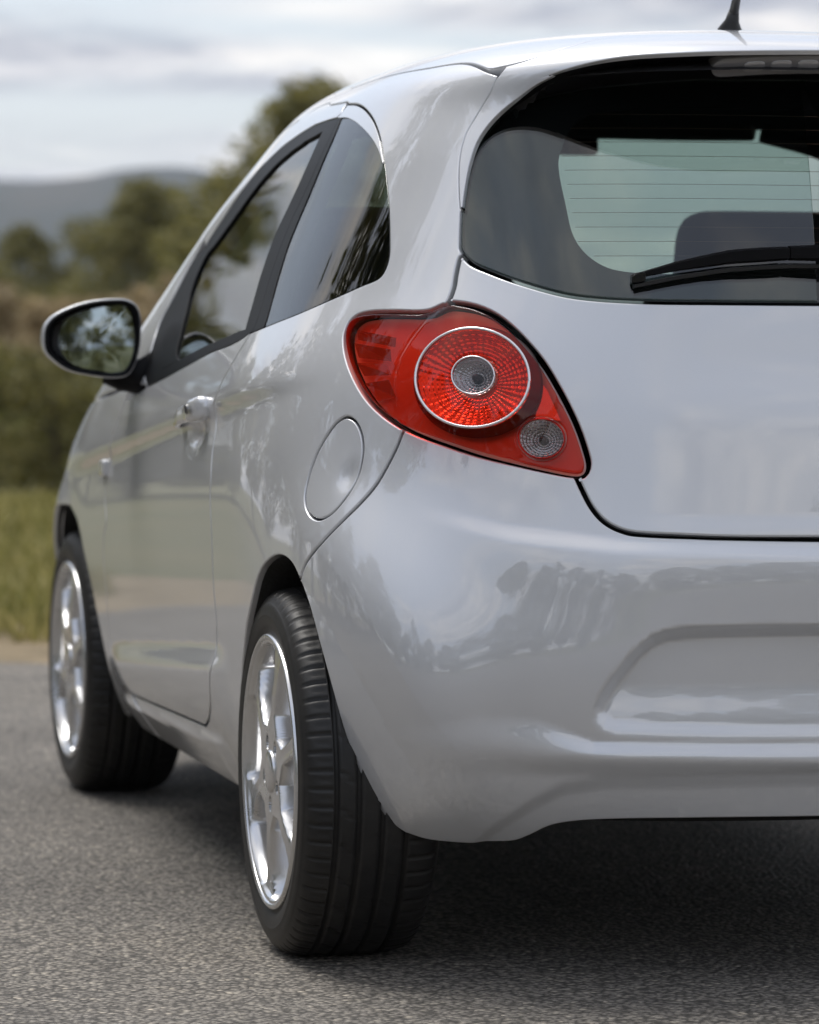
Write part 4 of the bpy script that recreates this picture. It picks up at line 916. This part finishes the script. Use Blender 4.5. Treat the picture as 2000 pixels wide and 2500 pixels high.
# ---------------------------------------------------------------- vegetation
def leafmat(name,c1,c2,c3):
    m=mat(name,c2,.75); b=bsdf(m); gi=N(m,'ShaderNodeNewGeometry'); oi=N(m,'ShaderNodeObjectInfo')
    r1=ramp(m,gi.outputs['Random Per Island'],[(0,c1),(.5,c2),(1,c3)]); mx=N(m,'ShaderNodeHueSaturation'); L(m,r1,mx.inputs['Color'])
    vv=N(m,'ShaderNodeMapRange'); vv.inputs[3].default_value=.8; vv.inputs[4].default_value=1.2; L(m,oi.outputs['Random'],vv.inputs[0]); L(m,vv.outputs[0],mx.inputs['Value']); L(m,mx.outputs[0],b.inputs['Base Color'])
    b.inputs['Transmission Weight'].default_value=0
    tl_=N(m,'ShaderNodeBsdfTranslucent'); L(m,mx.outputs[0],tl_.inputs[0]); mxs=N(m,'ShaderNodeMixShader'); mxs.inputs[0].default_value=.35; L(m,b.outputs[0],mxs.inputs[1]); L(m,tl_.outputs[0],mxs.inputs[2]); L(m,mxs.outputs[0],m.node_tree.nodes['Material Output'].inputs[0])
    return m
leafmat('leaf_olive',(.10,.098,.03),(.20,.185,.058),(.31,.27,.10))
leafmat('leaf_dark',(.075,.082,.026),(.15,.152,.048),(.24,.225,.08))
leafmat('leaf_brown',(.20,.15,.08),(.34,.26,.145),(.46,.37,.22))
leafmat('grass_mix',(.16,.165,.045),(.32,.29,.09),(.52,.45,.21))
m=mat('bark',(.07,.055,.04),.9); bump(m,noise(m,30.,5),.6,.02)
def leaves(rng,centres,size,per,squash=.8):
    r_=np.random.RandomState(rng.randrange(1<<30)); c=np.repeat(np.array(centres),per,0); n=len(c)
    d=r_.randn(n,3); d/=np.linalg.norm(d,axis=1,keepdims=True); q=c[:,:3]+d*(c[:,3]*r_.rand(n)**.4)[:,None]*[1,1,squash]
    a=r_.randn(n,3); a/=np.linalg.norm(a,axis=1,keepdims=True); b=np.cross(a,r_.randn(n,3)); b/=np.linalg.norm(b,axis=1,keepdims=True); s=(size*r_.uniform(.6,1.4,n))[:,None]
    V=np.stack([q-a*s,q+b*s*.45,q+a*s,q-b*s*.45],1).reshape(-1,3); return V,np.arange(4*n).reshape(-1,4)
def tree_mesh(seed,h,rx,clumps,per,leaf,base=.28,squash=.8):
    rng=random.Random(seed); cs=[]; br=[]
    for i in range(clumps):
        t=rng.random(); z=h*(base+(1-base)*t); env=math.sin(math.pi*min(1,(t*.86+.14)))**.7; a=rng.uniform(0,2*math.pi); rr=rx*env*rng.random()**.5
        r=rx*rng.uniform(.20,.36); cs.append((rr*math.cos(a),rr*math.sin(a),z-r*.3,r)); br.append(cs[-1])
    return leaves(rng,cs,leaf,per,squash),br
def trunk_mesh(h,r,br,rng,base):
    V=[];F=[]
    def limb(p,q,r0,r1,n=7,seg=4):
        k0=len(V); p=np.array(p,float);q=np.array(q,float); t=q-p; t/=np.linalg.norm(t); a=np.cross(t,[.3,.8,.1]); a/=np.linalg.norm(a); b=np.cross(t,a)
        for i in range(seg+1):
            s=i/seg; c=p+(q-p)*s+np.array([math.sin(s*3+r0*40)*.12*s*np.linalg.norm(q-p)*.3,math.cos(s*2.3)*.04*s,0]); rr=r0+(r1-r0)*s
            for k in range(n): w=2*math.pi*k/n; V.append(c+rr*(a*math.cos(w)+b*math.sin(w)))
        for i in range(seg):
            for k in range(n): F.append((k0+i*n+k,k0+i*n+(k+1)%n,k0+(i+1)*n+(k+1)%n,k0+(i+1)*n+k))
    limb((0,0,-.1),(0,0,h*.75),r,r*.3)
    for (x,y,z,rr) in br[:14]: limb((0,0,max(h*base*.6,z-.3*h)),(x,y,z),r*.4,r*.08,5,3)
    return V,F
protos={}
def plant(kind,seed,h,rx,clumps,per,leaf,lm,base,name,parts=('crown','trunk')):
    (V,F),br=tree_mesh(seed,h,rx,clumps,per,leaf,base); me=bpy.data.meshes.new(parts[0]); me.from_pydata(V.tolist(),[],F.tolist()); me.materials.append(MT[lm])
    tvv,tff=trunk_mesh(h,max(.03,h*.022),br,random.Random(seed),base); mt_=bpy.data.meshes.new(parts[1]); mt_.from_pydata([tuple(v) for v in tvv],[],tff); mt_.materials.append(MT['bark'])
    protos[kind]=(me,mt_,name,parts)
def put(kind,xy,s,label,cat,group,rz=None,sz=1.):
    me,mt_,name,parts=protos[kind]; e=empty(name,(xy[0],xy[1],-.02),rnd.uniform(0,6.28) if rz is None else rz); e.scale=(s,s,s*sz)
    for d,nm in ((me,parts[0]),(mt_,parts[1])): o=bpy.data.objects.new(nm,d); COL.objects.link(o); o.parent=e
    return tag(e,label,cat,group)
plant('treeA',11,7.6,2.6,90,120,.12,'leaf_olive',.18,'broadleaf_tree'); plant('treeB',23,6.2,2.7,90,120,.12,'leaf_olive',.15,'broadleaf_tree'); plant('treeC',31,8.5,2.5,60,110,.12,'leaf_dark',.10,'broadleaf_tree')
plant('treeD',37,5.6,2.2,60,120,.11,'leaf_olive',.12,'broadleaf_tree'); plant('shrubA',41,1.5,.85,26,90,.05,'leaf_olive',.10,'shrub',('foliage','stem')); plant('shrubB',43,1.2,.8,24,90,.045,'leaf_dark',.08,'shrub',('foliage','stem')); plant('reedA',47,2.2,.9,26,80,.07,'leaf_brown',.05,'dry_shrub',('foliage','stem'))
def px(X,dep): return (X-1000)/8616*dep     # metres across the view line for a bearing
put('treeA',g(px(775,72),72),1.08,'tallest dark olive tree rising behind the car roof','tree',None,sz=.84)
put('treeD',g(px(665,75),75),1.10,'lower tree shoulder against the tall olive tree, left of it','tree',None)
put('treeB',g(px(355,92),92),1.0,'round olive tree below the hills, left of the car','tree',None,sz=.97)
for X,d,s in ((60,105,.72),(-60,100,.74),(-20,112,.70),(110,118,.66),(150,110,.66),(205,116,.62),(430,120,.66),(500,112,.72),(560,116,.68),(620,118,.66)): put('treeB' if X!=60 else 'treeA',g(px(X,d),d),s,'blurred olive tree in the far hedge under the hills','tree','far hedge trees')
for i in range(26):
    d=rnd.uniform(48,62); X=-120+i*33+rnd.uniform(-12,12); put('reedA',g(px(X,d),d),rnd.uniform(.85,1.1),'tan dry shrub in the brown band beyond the green shrubs','shrub','dry brown shrubs')
for i in range(30):
    d=rnd.uniform(24,44); X=-140+i*26+rnd.uniform(-20,20); put(('shrubA','shrubB')[i%2],g(px(X,d),d),rnd.uniform(.55,.8)*(.75+d/90),'blurred green shrub beyond the grassy verge','shrub','green shrubs behind the verge')
# grass on the verge
def grass(name,n,dmin,dmax,lat0,lat1,hmin,hmax,mt,seed):
    rng=random.Random(seed);V=[];F=[]
    for _ in range(n):
        d=rng.uniform(dmin,dmax); x,y=g(rng.uniform(lat0,lat1)*d/12,d); h=rng.uniform(hmin,hmax)*(.5+.8*(math.sin(x*2.3)*math.sin(y*1.7)*.5+.5)); a=rng.uniform(0,6.28); w=.006*rng.uniform(.7,1.6)*d/12; lx,ly=rng.gauss(0,.35)*h,rng.gauss(0,.35)*h; k=len(V); ca,sa=math.cos(a)*w,math.sin(a)*w
        V+=[(x-ca,y-sa,-.02),(x+ca,y+sa,-.02),(x+lx*.4+ca*.7,y+ly*.4+sa*.7,h*.6),(x+lx,y+ly,h),(x+lx*.4-ca*.7,y+ly*.4-sa*.7,h*.6)]; F.append((k,k+1,k+2,k+3,k+4))
    o=mesh(name,V,F,mt,smooth=False); return tag(o,'tufted green and straw-coloured grass covering the verge','grass',kind='stuff')
grass('grass',52000,12.3,26,-2.6,3.2,.03,.17,'grass_mix',5)
# ---------------------------------------------------------------- trees on the camera's side, known from their reflections
k=0
for ang,dist,kd,s in ((-5,35,'treeA',.98),(-9.5,33,'treeC',.82),(-14,33,'treeB',1.1),(-23,30,'treeA',1.),(-33,26,'treeB',1.),(-42,14,'treeA',1.4),(-53,13,'treeC',1.3),(-66,15,'treeA',1.3),(-78,13,'treeC',.9),(-92,13,'treeA',1.0),(179.5,26,'treeD',1.1),(-101,22,'treeA',1.1),(-118,21,'treeC',1.),(-133,26,'treeB',1.2),(-150,30,'treeC',1.05),(-157,33,'treeA',1.0),(171,34,'treeB',1.25),(165,33,'treeA',1.2),(160,31,'treeC',1.25),(152,34,'treeB',1.25),(-178,36,'treeA',.9),(-169,38,'treeB',1.),(-163,36,'treeC',.9),(-144,31,'treeA',1.),(-125,27,'treeB',1.),(-110,24,'treeD',1.1),(143,30,'treeA',.95),(126,27,'treeB',1.)):
    x=math.sin(R(ang))*dist; y=math.cos(R(ang))*dist; put(kd,(x,y),s,'tree across the road, visible only as a reflection in the silver paint and windows','tree','trees reflected in the car')
for i in range(16):
    a=R(-60-i*11+rnd.uniform(-4,4)); d=rnd.uniform(15,22) if i<6 else rnd.uniform(24,30); put(('shrubA','shrubB')[i%2],(math.sin(a)*d,math.cos(a)*d),rnd.uniform(1.2,1.7),'shrub across the road, visible only as a reflection in the silver paint','shrub','shrubs reflected in the car')
# ---------------------------------------------------------------- hills
m=mat('hill_cover',(.06,.07,.04),.95); L(m,ramp(m,noise(m,.006,7,.65),[(.35,(.025,.033,.028)),(.55,(.045,.05,.038)),(.7,(.09,.075,.055))]),bsdf(m).inputs['Base Color'])
def ridge(name,dep,prof,thick):
    xs=np.linspace(-900,900,120); V=[];F=[];rows=9
    rng=np.random.RandomState(3); jit=np.cumsum(rng.randn(120))*.5; jit-=np.linspace(jit[0],jit[-1],120)
    for r in range(rows):
        t=r/(rows-1)
        for i,lx in enumerate(xs):
            X=1000+lx/(dep+thick)*8616; h=np.interp(X,*prof)/8616*(dep+thick)*math.sin(math.pi/2*t)**.9+jit[i]*t*dep/3000
            x,y=g(lx,dep+thick*t+(12*math.sin(lx*.02+r)*t)); V.append((x,y,-3+h))
    for r in range(rows-1):
        for i in range(119): F.append((r*120+i,r*120+i+1,(r+1)*120+i+1,(r+1)*120+i))
    return tag(mesh(name,V,F,'hill_cover'),kind='structure')
ridge('hills',1500,([-3000,-200,0,150,250,330,430,520,640,900,1500,4000],[380,510,515,512,525,540,545,535,480,280,230,260]),500)
# ---------------------------------------------------------------- the air between here and the hills
hz=bpy.data.materials.new('haze_air'); hz.use_nodes=True; hn=hz.node_tree; hn.nodes.remove(hn.nodes['Principled BSDF']); pv=hn.nodes.new('ShaderNodeVolumePrincipled'); pv.inputs['Color'].default_value=(.68,.79,.98,1); pv.inputs['Density'].default_value=.00012; pv.inputs['Anisotropy'].default_value=.2; hn.links.new(pv.outputs[0],hn.nodes['Material Output'].inputs['Volume'])
MT['haze_air']=hz
hb=mesh('haze',[(x,y,z) for z in (-8,130) for x,y in ((-1200,-400),(1200,-400),(1200,2300),(-1200,2300))],[(3,2,1,0),(4,5,6,7),(0,1,5,4),(1,2,6,5),(2,3,7,6),(3,0,4,7)],hz,smooth=False); tag(hb,'thin pale blue haze hanging over the fields and hills','haze',kind='stuff')
